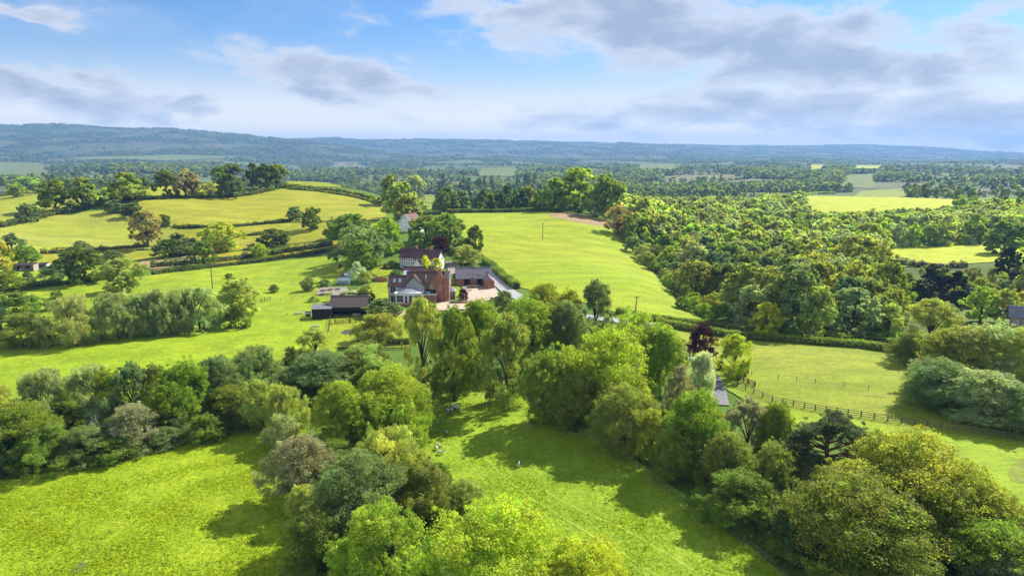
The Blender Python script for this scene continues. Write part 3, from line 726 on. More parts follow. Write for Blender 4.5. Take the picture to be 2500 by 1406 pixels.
def tree_px(name, label, cat, px, ytop, ybase, wpx, kind, pal, group=None, rz=None):
    """a tree whose foot, top and spread stand where the photograph shows them"""
    d0 = math.atan((ybase - 368) / F); ybase = ybase - {'bush': .36, 'willow': .26, 'pine': 0}.get(kind, .18) * wpx * math.sin(d0)
    b = ground_at(px, ybase); s = (b - Vector((0, 0, CAM_Z))).length / F
    w_ = wpx * s * (1 - .35 * (ybase - ytop) * s / max(CAM_Z - b.z, 10) * (CAM_Z - b.z) ** 2 / (b.y ** 2 + (CAM_Z - b.z) ** 2))
    return plant(name, label, cat, b, w_, max(fit_height(b, w_, ytop), .35 * w_), kind, pal, group, rz)

T, S_ = 'tree', 'shrub'
LH = 'on the left-hand hedgerow'
TREES = [
# --- the thick hedgerow across the left (A)
 ('willow', 'pale wispy willow standing tallest at the left end of the near left hedgerow', T, 110, 898, 1080, 145, 'willow', 'sage'),
 ('tree', 'pale olive tree cut by the left edge of the picture above the rail fence', T, 2, 940, 1120, 110, 'tall', 'pale'),
 ('willow', 'pale silvery willow between the tallest willow and a yellow oak in the left hedgerow', T, 222, 890, 1060, 130, 'willow', 'sage'),
 ('oak_tree', 'yellow-green young oak rising behind white blossom in the left hedgerow', T, 272, 900, 1050, 85, 'tall', 'yel'),
 ('tree', 'mid-green tree just right of the yellow oak in the left hedgerow', T, 332, 885, 1045, 95, 'tall', 'ggreen'),
 ('tree', 'olive-yellow tree in the middle of the left hedgerow back row', T, 388, 888, 1035, 80, 'tall', 'olive'),
 ('tree', 'dark glossy green tree standing highest in the middle of the left hedgerow', T, 462, 876, 1042, 110, 'round', 'vivid'),
 ('tree', 'grey-olive tree right of the dark glossy tree in the left hedgerow', T, 535, 872, 1015, 110, 'round', 'ggreen'),
 ('willow', 'broad grey-green willow at the right end of the left hedgerow', T, 632, 850, 985, 155, 'willow', 'ggreen'),
 ('tree', 'dark green tree below the tallest willow in the left hedgerow', T, 70, 985, 1135, 140, 'round', 'green'),
 ('hawthorn', 'hawthorn white with blossom in the middle of the left hedgerow', T, 235, 998, 1075, 70, 'bush', 'blossom'),
 ('shrub', 'dark green shrub between the tall willow and the white hawthorn', S_, 172, 970, 1090, 110, 'bush', 'green'),
 ('hawthorn', 'large mauve-brown hawthorn in the front of the left hedgerow', T, 332, 985, 1115, 135, 'bush', 'mauve'),
 ('tree', 'dark green tree with bright leaf tips behind the grey-green front bush', T, 425, 925, 1060, 125, 'round', 'vivid'),
 ('shrub', 'brown-tipped olive shrub right of centre in the left hedgerow', S_, 565, 940, 1050, 140, 'bush', 'dolive'),
 ('tree', 'slender light green tree near the right end of the left hedgerow', T, 635, 925, 1050, 95, 'tall', 'pale'),
 ('willow', 'pale drooping willow where the left hedgerow meets the hedge by the sheep pasture', T, 700, 935, 1070, 120, 'willow', 'pale'),
 ('shrub', 'large fresh green bush bulging into the near meadow beside the rail fence', S_, 112, 1028, 1165, 150, 'bush', 'green'),
 ('shrub', 'grey-brown bush right of the large fresh green bush at the meadow edge', S_, 210, 1040, 1145, 110, 'bush', 'ggreen'),
 ('shrub', 'low green bush at the meadow edge below the mauve hawthorn', S_, 283, 1062, 1138, 100, 'bush', 'green'),
 ('shrub', 'grey-green bramble bush in the middle of the meadow edge', S_, 398, 1038, 1100, 110, 'bush', 'ggreen'),
 ('shrub', 'rounded mid-green bush standing forward at the right of the meadow edge', S_, 503, 1008, 1090, 100, 'bush', 'green'),
 ('shrub', 'dark green bush in the corner of the near meadow', S_, 605, 985, 1062, 125, 'bush', 'dark'),
 ('shrub', 'dark blue-green bush at the left picture edge behind the rail fence', S_, 12, 1055, 1165, 110, 'bush', 'blue'),
# --- hedge between meadow and sheep pasture (B)
 ('tree', 'small airy olive tree at the head of the hedge above the sheep pasture', T, 770, 800, 890, 90, 'tall', 'pale'),
 ('shrub', 'small dark green bush at the left head of the central hedge', S_, 712, 845, 912, 52, 'bush', 'dark'),
 ('willow', 'wide grey-olive sallow at the head of the central hedge', T, 790, 856, 990, 205, 'bush', 'ggreen'),
 ('shrub', 'grey-olive shrub between the wide sallow and the rail fence by the golden willow', S_, 885, 840, 950, 150, 'bush', 'pale'),
 ('tree', 'bright yellow-green tree overhanging the sheep in the shaded corner', T, 955, 895, 1065, 195, 'round', 'lime'),
 ('tree', 'fresh green tree left of the bright yellow-green tree in the central hedge', T, 838, 930, 1095, 140, 'round', 'lime'),
 ('tree', 'light yellow-green feathery tree just below the bright tree over the sheep', T, 965, 972, 1110, 180, 'willow', 'lime'),
 ('shrub', 'pale sage bush facing the corner of the near meadow', S_, 690, 1010, 1110, 100, 'bush', 'sage'),
 ('hawthorn', 'mauve-grey hawthorn facing the near meadow in the central hedge', T, 742, 1060, 1245, 175, 'bush', 'mauve'),
 ('shrub', 'small bright yellow-green bush beside the mauve hawthorn', S_, 785, 1128, 1228, 100, 'bush', 'lime'),
 ('shrub', 'yellow-olive bush with bare twigs above the meadow corner shadow', S_, 748, 1180, 1295, 105, 'bush', 'pale'),
 ('willow', 'pale sage-green wispy willow in the middle of the central hedge', T, 955, 1045, 1260, 225, 'willow', 'pale'),
 ('hawthorn', 'large dark hawthorn flecked with pale blossom in the central hedge', T, 885, 1105, 1345, 240, 'round', 'ggreen'),
 ('shrub', 'olive shrub beside the sheep pasture above the yellow trees', S_, 1030, 1120, 1300, 195, 'bush', 'olive'),
 ('shrub', 'low pale straw-tinged bush at the edge of the sheep pasture', S_, 1135, 1165, 1270, 115, 'bush', 'pale'),
 ('shrub', 'small dark green bush at the pasture edge below the three lambs', S_, 1075, 1128, 1210, 75, 'bush', 'green'),
 ('shrub', 'dark shrub at the bottom of the near meadow', S_, 775, 1240, 1430, 160, 'bush', 'dark'),
 ('tree', 'bright mid-green feathery tree at the bottom of the picture left of the yellow one', T, 955, 1220, 1500, 270, 'tall', 'lime'),
 ('tree', 'large yellow-green tree in full young leaf at the bottom centre', T, 1205, 1210, 1510, 330, 'round', 'yel'),
 ('tree', 'pale yellow tree at the bottom edge right of the large yellow-green one', T, 1420, 1315, 1570, 260, 'round', 'yel'),
# --- belt between the sheep pasture and the right-hand pastures (C)
 ('birch', 'tall airy grey-green birch in front of the farmhouse terrace', T, 1035, 725, 965, 115, 'tall', 'pale'),
 ('tree', 'dark green tree right of the birch at the top of the sheep pasture', T, 1110, 752, 988, 140, 'tall', 'green'),
 ('ash_tree', 'olive ash with a bare pale trunk in the shade of the sheep pasture corner', T, 1236, 768, 1002, 145, 'tall', 'olive'),
 ('tree', 'bright green tree directly below the gravel yard', T, 1172, 733, 935, 160, 'round', 'vivid'),
 ('tree', 'bright green tree right of the one below the gravel yard', T, 1295, 722, 905, 165, 'round', 'vivid'),
 ('tree', 'grey-green tree between two bright green ones below the lane', T, 1385, 735, 905, 125, 'round', 'ggreen'),
 ('whitebeam', 'grey-green cone-shaped whitebeam below the right-hand pasture', T, 1453, 682, 835, 82, 'tall', 'ggreen'),
 ('oak_tree', 'bronze-green oak beside the lane hedge below the big pasture', T, 1328, 690, 835, 95, 'round', 'bronze'),
 ('oak_tree', 'smaller bronze-green oak between the lane oak and the whitebeam', T, 1388, 705, 830, 70, 'round', 'bronze'),
 ('maple', 'large yellow-green maple in the middle of the central belt', T, 1470, 800, 1045, 245, 'round', 'lime'),
 ('tree', 'fresh green tree behind the large yellow-green maple', T, 1552, 762, 965, 175, 'round', 'lime'),
 ('tree', 'mid-green tree beside the drive left of the copper beech', T, 1612, 800, 985, 125, 'round', 'vivid'),
 ('tree', 'dark green tree in the belt between the ash and the maple', T, 1330, 850, 1045, 135, 'round', 'green'),
 ('tree', 'dark olive tree below the yellow-green maple by the wire fence', T, 1405, 900, 1065, 135, 'round', 'dolive'),
 ('tree', 'grey-olive tree by the wire fence below the maple', T, 1525, 940, 1115, 155, 'round', 'olive'),
 ('tree', 'pinkish grey tree coming into leaf beside the drive', T, 1650, 892, 1060, 95, 'tall', 'mauve'),
 ('pear_tree', 'silver-leaved weeping pear beside the drive gate', T, 1705, 856, 990, 78, 'willow', 'silver'),
 ('pear_tree', 'small silver-leaved tree between the lane and the drive', T, 1618, 796, 880, 40, 'willow', 'silver'),
 ('chestnut', 'bright green chestnut in the belt right of the pinkish tree', T, 1690, 952, 1165, 165, 'round', 'vivid'),
 ('tree', 'narrow bronze-yellow tree in front of the bright chestnut', T, 1735, 998, 1155, 78, 'tall', 'bronze'),
 ('tree', 'grey-mauve tree just coming into leaf near the field fence', T, 1820, 972, 1135, 115, 'tall', 'mauve'),
 ('tree', 'mid-green tree between the grey-mauve tree and the pine', T, 1888, 985, 1160, 100, 'round', 'green'),
 ('tree', 'yellow-bronze tree leaning over the wire fence', T, 1590, 998, 1135, 85, 'tall', 'bronze'),
 ('tree', 'olive tree low in the belt below the bronze-yellow one', T, 1775, 1055, 1215, 140, 'round', 'olive'),
 ('tree', 'dark green tree by the wire fence below the chestnut', T, 1645, 1040, 1180, 130, 'round', 'green'),
 ('shrub', 'light green elder bush beside the wire fence below the pine', S_, 1798, 1140, 1305, 195, 'bush', 'green'),
 ('tree', 'olive tree left of the pine trunk', T, 1885, 1075, 1240, 120, 'round', 'olive'),
 ('scots_pine', 'dark Scots pine with a leaning reddish trunk and flat-topped crown', T, 2012, 1000, 1200, 200, 'pine', 'pine'),
 ('shrub', 'pale green bush under the pine', S_, 1972, 1108, 1240, 115, 'bush', 'sage'),
 ('oak_tree', 'great bronze-green oak right of the pine', T, 2190, 1052, 1345, 285, 'round', 'bronze'),
 ('oak_tree', 'broad dark olive oak in the lower right in front of the great oak', T, 2090, 1148, 1440, 320, 'round', 'dolive'),
 ('oak_tree', 'bronze oak on the right flank of the great oak', T, 2330, 1128, 1375, 190, 'round', 'bronze'),
 ('tree', 'yellow-olive tree at the right picture edge behind the bright chestnut', T, 2425, 1205, 1410, 170, 'round', 'olive'),
 ('chestnut', 'bright green large-leaved chestnut at the lower right edge', T, 2430, 1258, 1490, 230, 'round', 'vivid'),
 ('pine_tree', 'grey-green pine top in the bottom right corner', T, 2460, 1352, 1560, 200, 'round', 'pine'),
 ('shrub', 'dark bramble bush at the foot of the broad oak by the fence', S_, 1925, 1235, 1375, 120, 'bush', 'blue'),
# --- copse at the right edge (D)
 ('birch', 'tall cone-shaped olive birch at the end of the lane hedges', T, 2268, 728, 868, 118, 'tall', 'pale'),
 ('alder', 'yellow-olive alder at the corner of the lower pasture', T, 2325, 795, 955, 170, 'round', 'olive'),
 ('shrub', 'dark green holly at the end of the long clipped hedge', S_, 2220, 812, 898, 85, 'bush', 'dark'),
 ('alder', 'grey-green alder casting shade on the lower pasture', T, 2300, 878, 1005, 165, 'round', 'ggreen'),
 ('alder', 'pale sage alder behind the yellow-olive one in the right copse', T, 2400, 785, 955, 155, 'round', 'sage'),
 ('alder', 'pale straw-tinged alder at the right picture edge in the copse', T, 2475, 795, 960, 140, 'round', 'pale'),
 ('willow', 'large pale grey-green sallow at the front of the right copse', T, 2405, 902, 1050, 185, 'bush', 'sage'),
 ('willow', 'grey-green sallow at the right picture edge above the field fence', T, 2482, 935, 1066, 130, 'bush', 'ggreen'),
 ('tree', 'small orange-leaved tree by the house roof at the right edge', T, 2490, 712, 775, 45, 'round', 'orange'),
 ('tree', 'light green tree left of the roof at the right edge', T, 2450, 704, 790, 60, 'tall', 'pale'),
 ('tree', 'yellow-green tree left of the light green one above the right copse', T, 2392, 700, 790, 75, 'round', 'lime'),
# --- around the lane and right-hand pasture
 ('copper_beech', 'dark purple copper beech beside the lane hedge', T, 1716, 788, 888, 75, 'tall', 'purple'),
 ('tree', 'slender golden-green tree right of the copper beech', T, 1791, 815, 927, 90, 'tall', 'yel'),
 ('shrub', 'small purple shrub at the foot of the slender golden-green tree', S_, 1815, 878, 920, 26, 'bush', 'purple'),
 ('shrub', 'low purple shrub between the copper beech and the golden-green tree', S_, 1758, 880, 905, 26, 'bush', 'purple'),
 ('maple', 'golden maple standing on the far lane hedge', T, 1873, 738, 825, 75, 'round', 'mgold'),
 ('apple_tree', 'small spreading apple tree alone in the corner of the big pasture', T, 1663, 723, 756, 36, 'round', 'green'),
 ('tree', 'pale yellow-green tree behind the golden maple', T, 1935, 662, 805, 125, 'round', 'pale'),
 ('tree', 'rounded pale green tree right of the golden maple', T, 1990, 698, 830, 95, 'round', 'pale'),
 ('oak_tree', 'dark oak behind the white-flowering chestnut in the valley', T, 2138, 652, 765, 125, 'round', 'dark'),
 ('chestnut', 'dark chestnut dotted with white flower spikes by the lane', T, 2145, 722, 825, 105, 'round', 'ggreen'),
 ('yew_tree', 'dark conical yew, left of the two in the valley', T, 2268, 645, 748, 95, 'cone', 'black'),
 ('yew_tree', 'dark conical yew, right and lower of the two in the valley', T, 2325, 660, 752, 85, 'cone', 'black'),
 ('cypress', 'dark rounded cypress in front of the lone oak by the crop field', T, 2460, 598, 695, 60, 'tall', 'black'),
 ('oak_tree', 'lone spreading oak standing in the bright crop field', T, 2450, 540, 622, 92, 'round', 'green'),
 ('tree', 'large olive-green tree at the left end of the bright crop field', T, 2095, 575, 705, 145, 'round', 'bronze'),
# --- round the house
 ('willow', 'very large grey-green willow left of the timber-framed house', T, 872, 552, 655, 150, 'willow', 'ggreen'),
 ('tree', 'vivid green rounded tree in front of the large grey-green willow', T, 885, 586, 668, 82, 'tall', 'vivid'),
 ('tree', 'mid-green tree behind the large grey-green willow', T, 858, 522, 600, 125, 'round', 'green'),
 ('tree', 'yellow-green tree behind the timber-framed house', T, 950, 533, 622, 85, 'round', 'lime'),
 ('cypress', 'small light green pointed cypress behind the timber-framed house', T, 1015, 563, 608, 38, 'tall', 'pale'),
 ('tree', 'mid-green tree right of the white cottage gable', T, 1040, 526, 595, 95, 'round', 'green'),
 ('tree', 'large green tree on the near corner of the big pasture', T, 1095, 522, 612, 112, 'round', 'green'),
 ('plum_tree', 'purple-leaved plum behind the right gable of the timber-framed house', T, 1076, 576, 628, 55, 'round', 'purple'),
 ('tree', 'dark green tree standing clear at the edge of the big pasture', T, 1160, 550, 618, 52, 'round', 'dark'),
 ('tree', 'pale olive spreading tree behind the brick stable', T, 1142, 598, 648, 80, 'round', 'pale'),
 ('holly', 'dark bush at the left end of the trees by the house', S_, 818, 543, 588, 65, 'bush', 'dark'),
 ('robinia', 'brilliant golden-yellow tree, taller and left of the pair between the houses', T, 1041, 623, 674, 24, 'bush', 'gold'),
 ('robinia', 'brilliant golden-yellow tree, broader and right of the pair between the houses', T, 1067, 630, 674, 30, 'bush', 'gold'),
 ('shrub', 'silvery whitish shrub beside the glasshouse', S_, 872, 638, 690, 50, 'bush', 'silver'),
 ('shrub', 'olive shrub right of the silvery one behind the kitchen garden', S_, 893, 660, 694, 36, 'bush', 'pale'),
 ('apple_tree', 'apple tree with a clear trunk in the orchard left of the kitchen garden', T, 752, 676, 713, 42, 'round', 'ggreen'),
 ('apple_tree', 'small young apple tree in the open orchard', T, 670, 694, 716, 24, 'round', 'ggreen'),
 ('apple_tree', 'smallest apple tree near the electricity pole in the orchard', T, 559, 667, 682, 20, 'round', 'green'),
 ('golden_willow', 'golden weeping willow in front of the black barn', T, 925, 762, 842, 130, 'willow', 'wgold'),
 ('shrub', 'olive shrub between the black barn and the orangery', S_, 930, 728, 780, 95, 'bush', 'ggreen'),
 ('shrub', 'bushy olive shrub against the left corner of the farmhouse', S_, 965, 740, 772, 40, 'bush', 'ggreen'),
 ('maple', 'small purple maple at the edge of the gravel yard', S_, 1131, 706, 740, 30, 'bush', 'purple'),
 ('shrub', 'bright green shrub between the farmhouse and the stable', S_, 1110, 668, 698, 24, 'bush', 'lime'),
 ('shrub', 'grey-green shrub at the right of the gravel yard', S_, 1228, 710, 760, 55, 'bush', 'ggreen'),
 ('shrub', 'clipped dark shrub at the right end of the kitchen garden', S_, 909, 715, 735, 20, 'bush', 'black'),
 ('shrub', 'dark spreading shrub behind the purple-leaved lawn edge left of the timber house', S_, 958, 636, 658, 45, 'bush', 'dark'),
 ('shrub', 'rounded olive shrub on the lawn behind the farmhouse', S_, 966, 657, 672, 25, 'bush', 'ggreen'),
 ('shrub', 'leafy olive shrub in the kitchen garden by the lawn', S_, 893, 694, 722, 40, 'bush', 'pale'),
 ('shrub', 'low pale shrub at the left end of the kitchen garden', S_, 765, 722, 740, 28, 'bush', 'pale'),
 ('shrub', 'grey-green shrub behind the raised beds', S_, 790, 682, 702, 36, 'bush', 'ggreen'),
 ('topiary', 'small dark clipped cone against the pink brick wing', S_, 1041, 726, 744, 6, 'cone', 'black'),
 ('shrub', 'small round green shrub at the foot of the pink brick wing', S_, 1052, 735, 752, 14, 'bush', 'green'),
# --- centre back
 ('lime_tree', 'vivid green rounded tree at the back corner of the big pasture', T, 1358, 436, 518, 78, 'tall', 'vivid'),
 ('tree', 'tallest fresh green tree of the clump behind the big pasture', T, 1415, 412, 520, 130, 'round', 'lime'),
 ('tree', 'green tree on the right flank of the clump behind the big pasture', T, 1478, 428, 540, 115, 'round', 'green'),
 ('ash_tree', 'brownish half-leafed pollard at the corner of the big pasture', T, 1512, 498, 578, 70, 'sparse', 'brown'),
 ('tree', 'olive tree right of the brownish pollard', T, 1568, 486, 588, 88, 'round', 'pale'),
 ('tree', 'dark tree at the left of the clump beside the far lane', T, 955, 427, 505, 58, 'round', 'dolive'),
 ('tree', 'soft green tree at the back of the clump beside the far lane', T, 1016, 420, 500, 58, 'round', 'pale'),
 ('tree', 'large yellow-olive tree in the middle of the clump beside the far lane', T, 985, 446, 535, 102, 'round', 'pale'),
 ('tree', 'olive-green tree at the front of the clump beside the far lane', T, 995, 478, 550, 75, 'round', 'olive'),
# --- hill on the left
 ('oak_tree', 'dark oak left of the brownish pair on the skyline hedge', T, 410, 416, 482, 62, 'round', 'dark'),
 ('oak_tree', 'brownish pale oak in the middle of the skyline hedge', T, 454, 413, 484, 68, 'sparse', 'brown'),
 ('oak_tree', 'small olive oak right of the brownish pale oak', T, 480, 440, 483, 42, 'round', 'olive'),
 ('tree', 'thin half-bare sapling between the oaks on the skyline hedge', T, 513, 443, 480, 28, 'sparse', 'pale'),
 ('oak_tree', 'broad dark oak at the right of the skyline hedge', T, 565, 426, 484, 72, 'round', 'dark'),
 ('oak_tree', 'smaller oak behind and left of the broad dark oak', T, 535, 407, 448, 38, 'round', 'green'),
 ('oak_tree', 'tall oak behind the broad dark oak', T, 570, 400, 446, 52, 'round', 'dark'),
 ('oak_tree', 'left oak of the dense clump on the hilltop', T, 618, 399, 460, 45, 'round', 'dark'),
 ('oak_tree', 'middle oak of the dense clump on the hilltop', T, 650, 401, 462, 66, 'round', 'dark'),
 ('oak_tree', 'bronze right-hand oak of the dense clump on the hilltop', T, 682, 401, 460, 48, 'round', 'dolive'),
 ('oak_tree', 'big bronze-topped oak at the left end of the skyline hedge', T, 309, 423, 493, 90, 'round', 'bronze'),
 ('tree', 'small pale tree behind the bronze-topped oak', T, 353, 432, 462, 36, 'round', 'ggreen'),
 ('oak_tree', 'yellowish young oak at the bend of the hill hedge', T, 271, 458, 500, 46, 'round', 'yel'),
 ('oak_tree', 'bronze-olive oak in the middle of the hill hedge', T, 205, 436, 512, 80, 'round', 'bronze'),
 ('oak_tree', 'large green oak left of the bronze-olive one on the hill hedge', T, 137, 439, 520, 85, 'round', 'green'),
 ('tree', 'grey-leaved small tree at the lower left of the hill hedge', T, 73, 497, 543, 44, 'round', 'ggreen'),
 ('hawthorn', 'pale hawthorn at the far left on the hill', T, 44, 450, 482, 46, 'round', 'pale'),
 ('tree', 'spreading yellow-green tree behind the pale hawthorn on the hill', T, 70, 432, 466, 62, 'round', 'yel'),
 ('shrub', 'dark shrub at the right end of the hill hedge', S_, 325, 497, 533, 52, 'bush', 'dark'),
 ('shrub', 'olive shrub below the yellowish young oak', S_, 278, 488, 522, 42, 'bush', 'ggreen'),
 ('ash_tree', 'half-bare brownish ash standing alone below the hill', T, 361, 515, 606, 80, 'sparse', 'brown'),
 ('shrub', 'rounded dark bush right of the half-bare ash', S_, 401, 524, 555, 35, 'bush', 'dark'),
 ('oak_tree', 'golden-bronze oak in the middle of the hillside strips', T, 540, 541, 615, 98, 'round', 'yel'),
 ('shrub', 'long dark thicket left of the golden-bronze oak', S_, 415, 583, 632, 80, 'bush', 'dark'),
 ('shrub', 'dark thicket at the foot of the golden-bronze oak', S_, 460, 580, 625, 62, 'bush', 'ggreen'),
 ('shrub', 'small blue-green bush above the dark thicket', S_, 436, 569, 594, 40, 'bush', 'blue'),
 ('tree', 'mid-green tree in front of the golden-bronze oak by the lane hedge', T, 498, 586, 652, 58, 'tall', 'green'),
 ('shrub', 'wide dark thorn bush on the hillside strips', S_, 670, 559, 605, 92, 'bush', 'dark'),
 ('tree', 'small yellow-green tree alone on the lane hedge', T, 633, 593, 633, 42, 'round', 'yel'),
 ('shrub', 'grey-green thorn at the left of the pair on the hilltop meadow', S_, 720, 505, 538, 52, 'bush', 'ggreen'),
 ('tree', 'rounded green tree at the right of the pair on the hilltop meadow', T, 764, 507, 562, 58, 'tall', 'green'),
 ('willow', 'grey-green willow behind the small open stable', T, 34, 568, 625, 56, 'tall', 'ggreen'),
 ('tree', 'dark green tree hanging over the small open stable', T, 68, 601, 655, 60, 'round', 'vivid'),
 ('tree', 'orange-leaved tree at the left picture edge', T, 4, 590, 695, 50, 'tall', 'orange'),
 ('shrub', 'dark green bush below the orange-leaved tree', S_, 16, 660, 712, 80, 'bush', 'green'),
 ('spruce', 'small pointed dark spruce below the small open stable', T, 72, 656, 702, 30, 'cone', 'ggreen'),
 ('willow', 'grey-green rounded willow right of the small spruce', T, 133, 648, 694, 62, 'bush', 'ggreen'),
 ('tree', 'grey tree behind the dark oak with a clear trunk', T, 197, 588, 625, 52, 'round', 'ggreen'),
 ('oak_tree', 'dark green oak with a clear trunk in the left paddock', T, 208, 606, 698, 98, 'round', 'dark'),
 ('shrub', 'grey-green shrub left of the clear-trunked dark oak', S_, 163, 614, 660, 44, 'bush', 'ggreen'),
 ('tree', 'yellow-olive spreading tree above the willow row', T, 300, 630, 718, 105, 'round', 'pale'),
 ('shrub', 'grey-green shrub right of the clear-trunked dark oak', S_, 276, 610, 645, 55, 'bush', 'ggreen'),
# --- willow row
 ('shrub', 'dark green thicket at the left end behind the willow row', S_, 52, 712, 780, 95, 'bush', 'green'),
 ('shrub', 'small bright shrub behind the left willows', S_, 140, 710, 760, 45, 'bush', 'green'),
 ('shrub', 'olive bush at the left end of the willow row', S_, 65, 762, 858, 110, 'bush', 'olive'),
 ('willow', 'first pollard willow from the left of the willow row', T, 175, 722, 850, 125, 'willow', 'sage'),
 ('willow', 'second pollard willow from the left, with a leaning trunk', T, 288, 712, 832, 120, 'willow', 'sage'),
 ('willow', 'third pollard willow from the left of the willow row', T, 348, 714, 826, 90, 'willow', 'sage'),
 ('willow', 'fourth pollard willow from the left of the willow row', T, 398, 706, 822, 95, 'willow', 'sage'),
 ('willow', 'rightmost pollard willow of the willow row', T, 490, 703, 815, 108, 'willow', 'sage'),
 ('tree', 'airy olive tree right of the willow row', T, 584, 680, 775, 100, 'round', 'pale'),
 ('shrub', 'dark brown-green thorn bush below the airy olive tree', S_, 584, 740, 806, 60, 'bush', 'dolive'),
 ('shrub', 'dark bush at the left picture edge beside the willow row', S_, 5, 745, 812, 60, 'bush', 'blue'),
]
TREES += [
 ('willow', 'pollard willow between the fourth and the rightmost in the willow row', T, 440, 710, 818, 80, 'willow', 'sage'),
 ('tree', 'tall green conifer in the valley behind the golden maple', T, 1835, 640, 780, 60, 'cone', 'ggreen'),
]
for (nm, lb, ct, px, yt, yb, wp, kd, pl) in TREES:
    tree_px(nm, lb, ct, px, yt, yb, wp, kd, pl, rz=0.0 if kd == 'pine' else None)
# pairs of rules for the rest: trees nothing in the photograph tells apart share a label and a group
def fill(label, group, name, poly, n, hpx, wpx, kinds, pals, sep=0.7, cat='tree'):
    got = []; tries = 0
    xs = [p[0] for p in poly]; ys = [p[1] for p in poly]
    while len(got) < n and tries < n * 60:
        tries += 1
        px, py = rng.uniform(min(xs), max(xs)), rng.uniform(min(ys), max(ys))
        if not pts_in_poly([px], [py], poly)[0]: continue
        w_ = rng.uniform(*wpx)
        if any(abs(px - q[0]) < sep * (w_ + q[2]) / 2 and abs(py - q[1]) < sep * w_ * .28 for q in got): continue
        got.append((px, py, w_)); h_ = rng.uniform(*hpx)
        tree_px(name, label, cat, px, py - h_, py, w_, kinds[rng.integers(len(kinds))], pals[rng.integers(len(pals))], group)
fill('dark young conifer in the plantation behind the clipped hedge', 'plantation conifers', 'conifer', [(1062, 512), (1080, 470), (1310, 470), (1325, 510)], 26, (34, 55), (20, 30), ['cone'], ['blue', 'dark', 'ggreen'])
fill('pale broadleaf tree among the plantation conifers', 'plantation broadleaves', 'tree', [(1062, 512), (1080, 470), (1310, 470), (1325, 510)], 12, (26, 42), (26, 38), ['round'], ['pale', 'ggreen', 'olive'])
fill('scrubby green bush along the wooded right edge of the big pasture', 'pasture edge scrub', 'shrub', [(1525, 598), (1560, 590), (1640, 670), (1740, 770), (1750, 790), (1700, 775), (1630, 705), (1570, 645)], 34, (26, 46), (32, 52), ['bush', 'round'], ['green', 'lime', 'pale', 'ggreen', 'vivid'], cat='shrub')
fill('leafy understorey bush in the shade of the central belt', 'belt understorey', 'shrub', [(1080, 965), (1240, 985), (1380, 1030), (1560, 1130), (1740, 1265), (1900, 1390), (1980, 1380), (1880, 1240), (1700, 1090), (1500, 980), (1240, 940)], 26, (40, 80), (60, 100), ['bush'], ['green', 'dark', 'dolive', 'ggreen'], cat='shrub')
fill('leafy understorey bush in the thick left hedgerow', 'left hedgerow understorey', 'shrub', [(0, 1120), (120, 1075), (300, 1070), (450, 1050), (640, 1010), (660, 1040), (480, 1070), (250, 1110), (60, 1150)], 12, (50, 80), (70, 100), ['bush'], ['green', 'dark', 'ggreen'], cat='shrub')
fill('leafy understorey bush in the hedge beside the sheep pasture', 'central hedge understorey', 'shrub', [(720, 930), (900, 900), (1000, 1040), (1000, 1200), (1080, 1300), (1000, 1440), (800, 1440), (780, 1280), (760, 1100)], 16, (60, 100), (80, 130), ['bush'], ['green', 'dark', 'dolive', 'pale'], cat='shrub')
fill('sallow bush in the copse at the right edge', 'right copse understorey', 'shrub', [(2270, 940), (2330, 870), (2520, 860), (2540, 1020), (2420, 1005), (2340, 980)], 9, (60, 90), (80, 120), ['bush'], ['ggreen', 'sage', 'green'], cat='shrub')

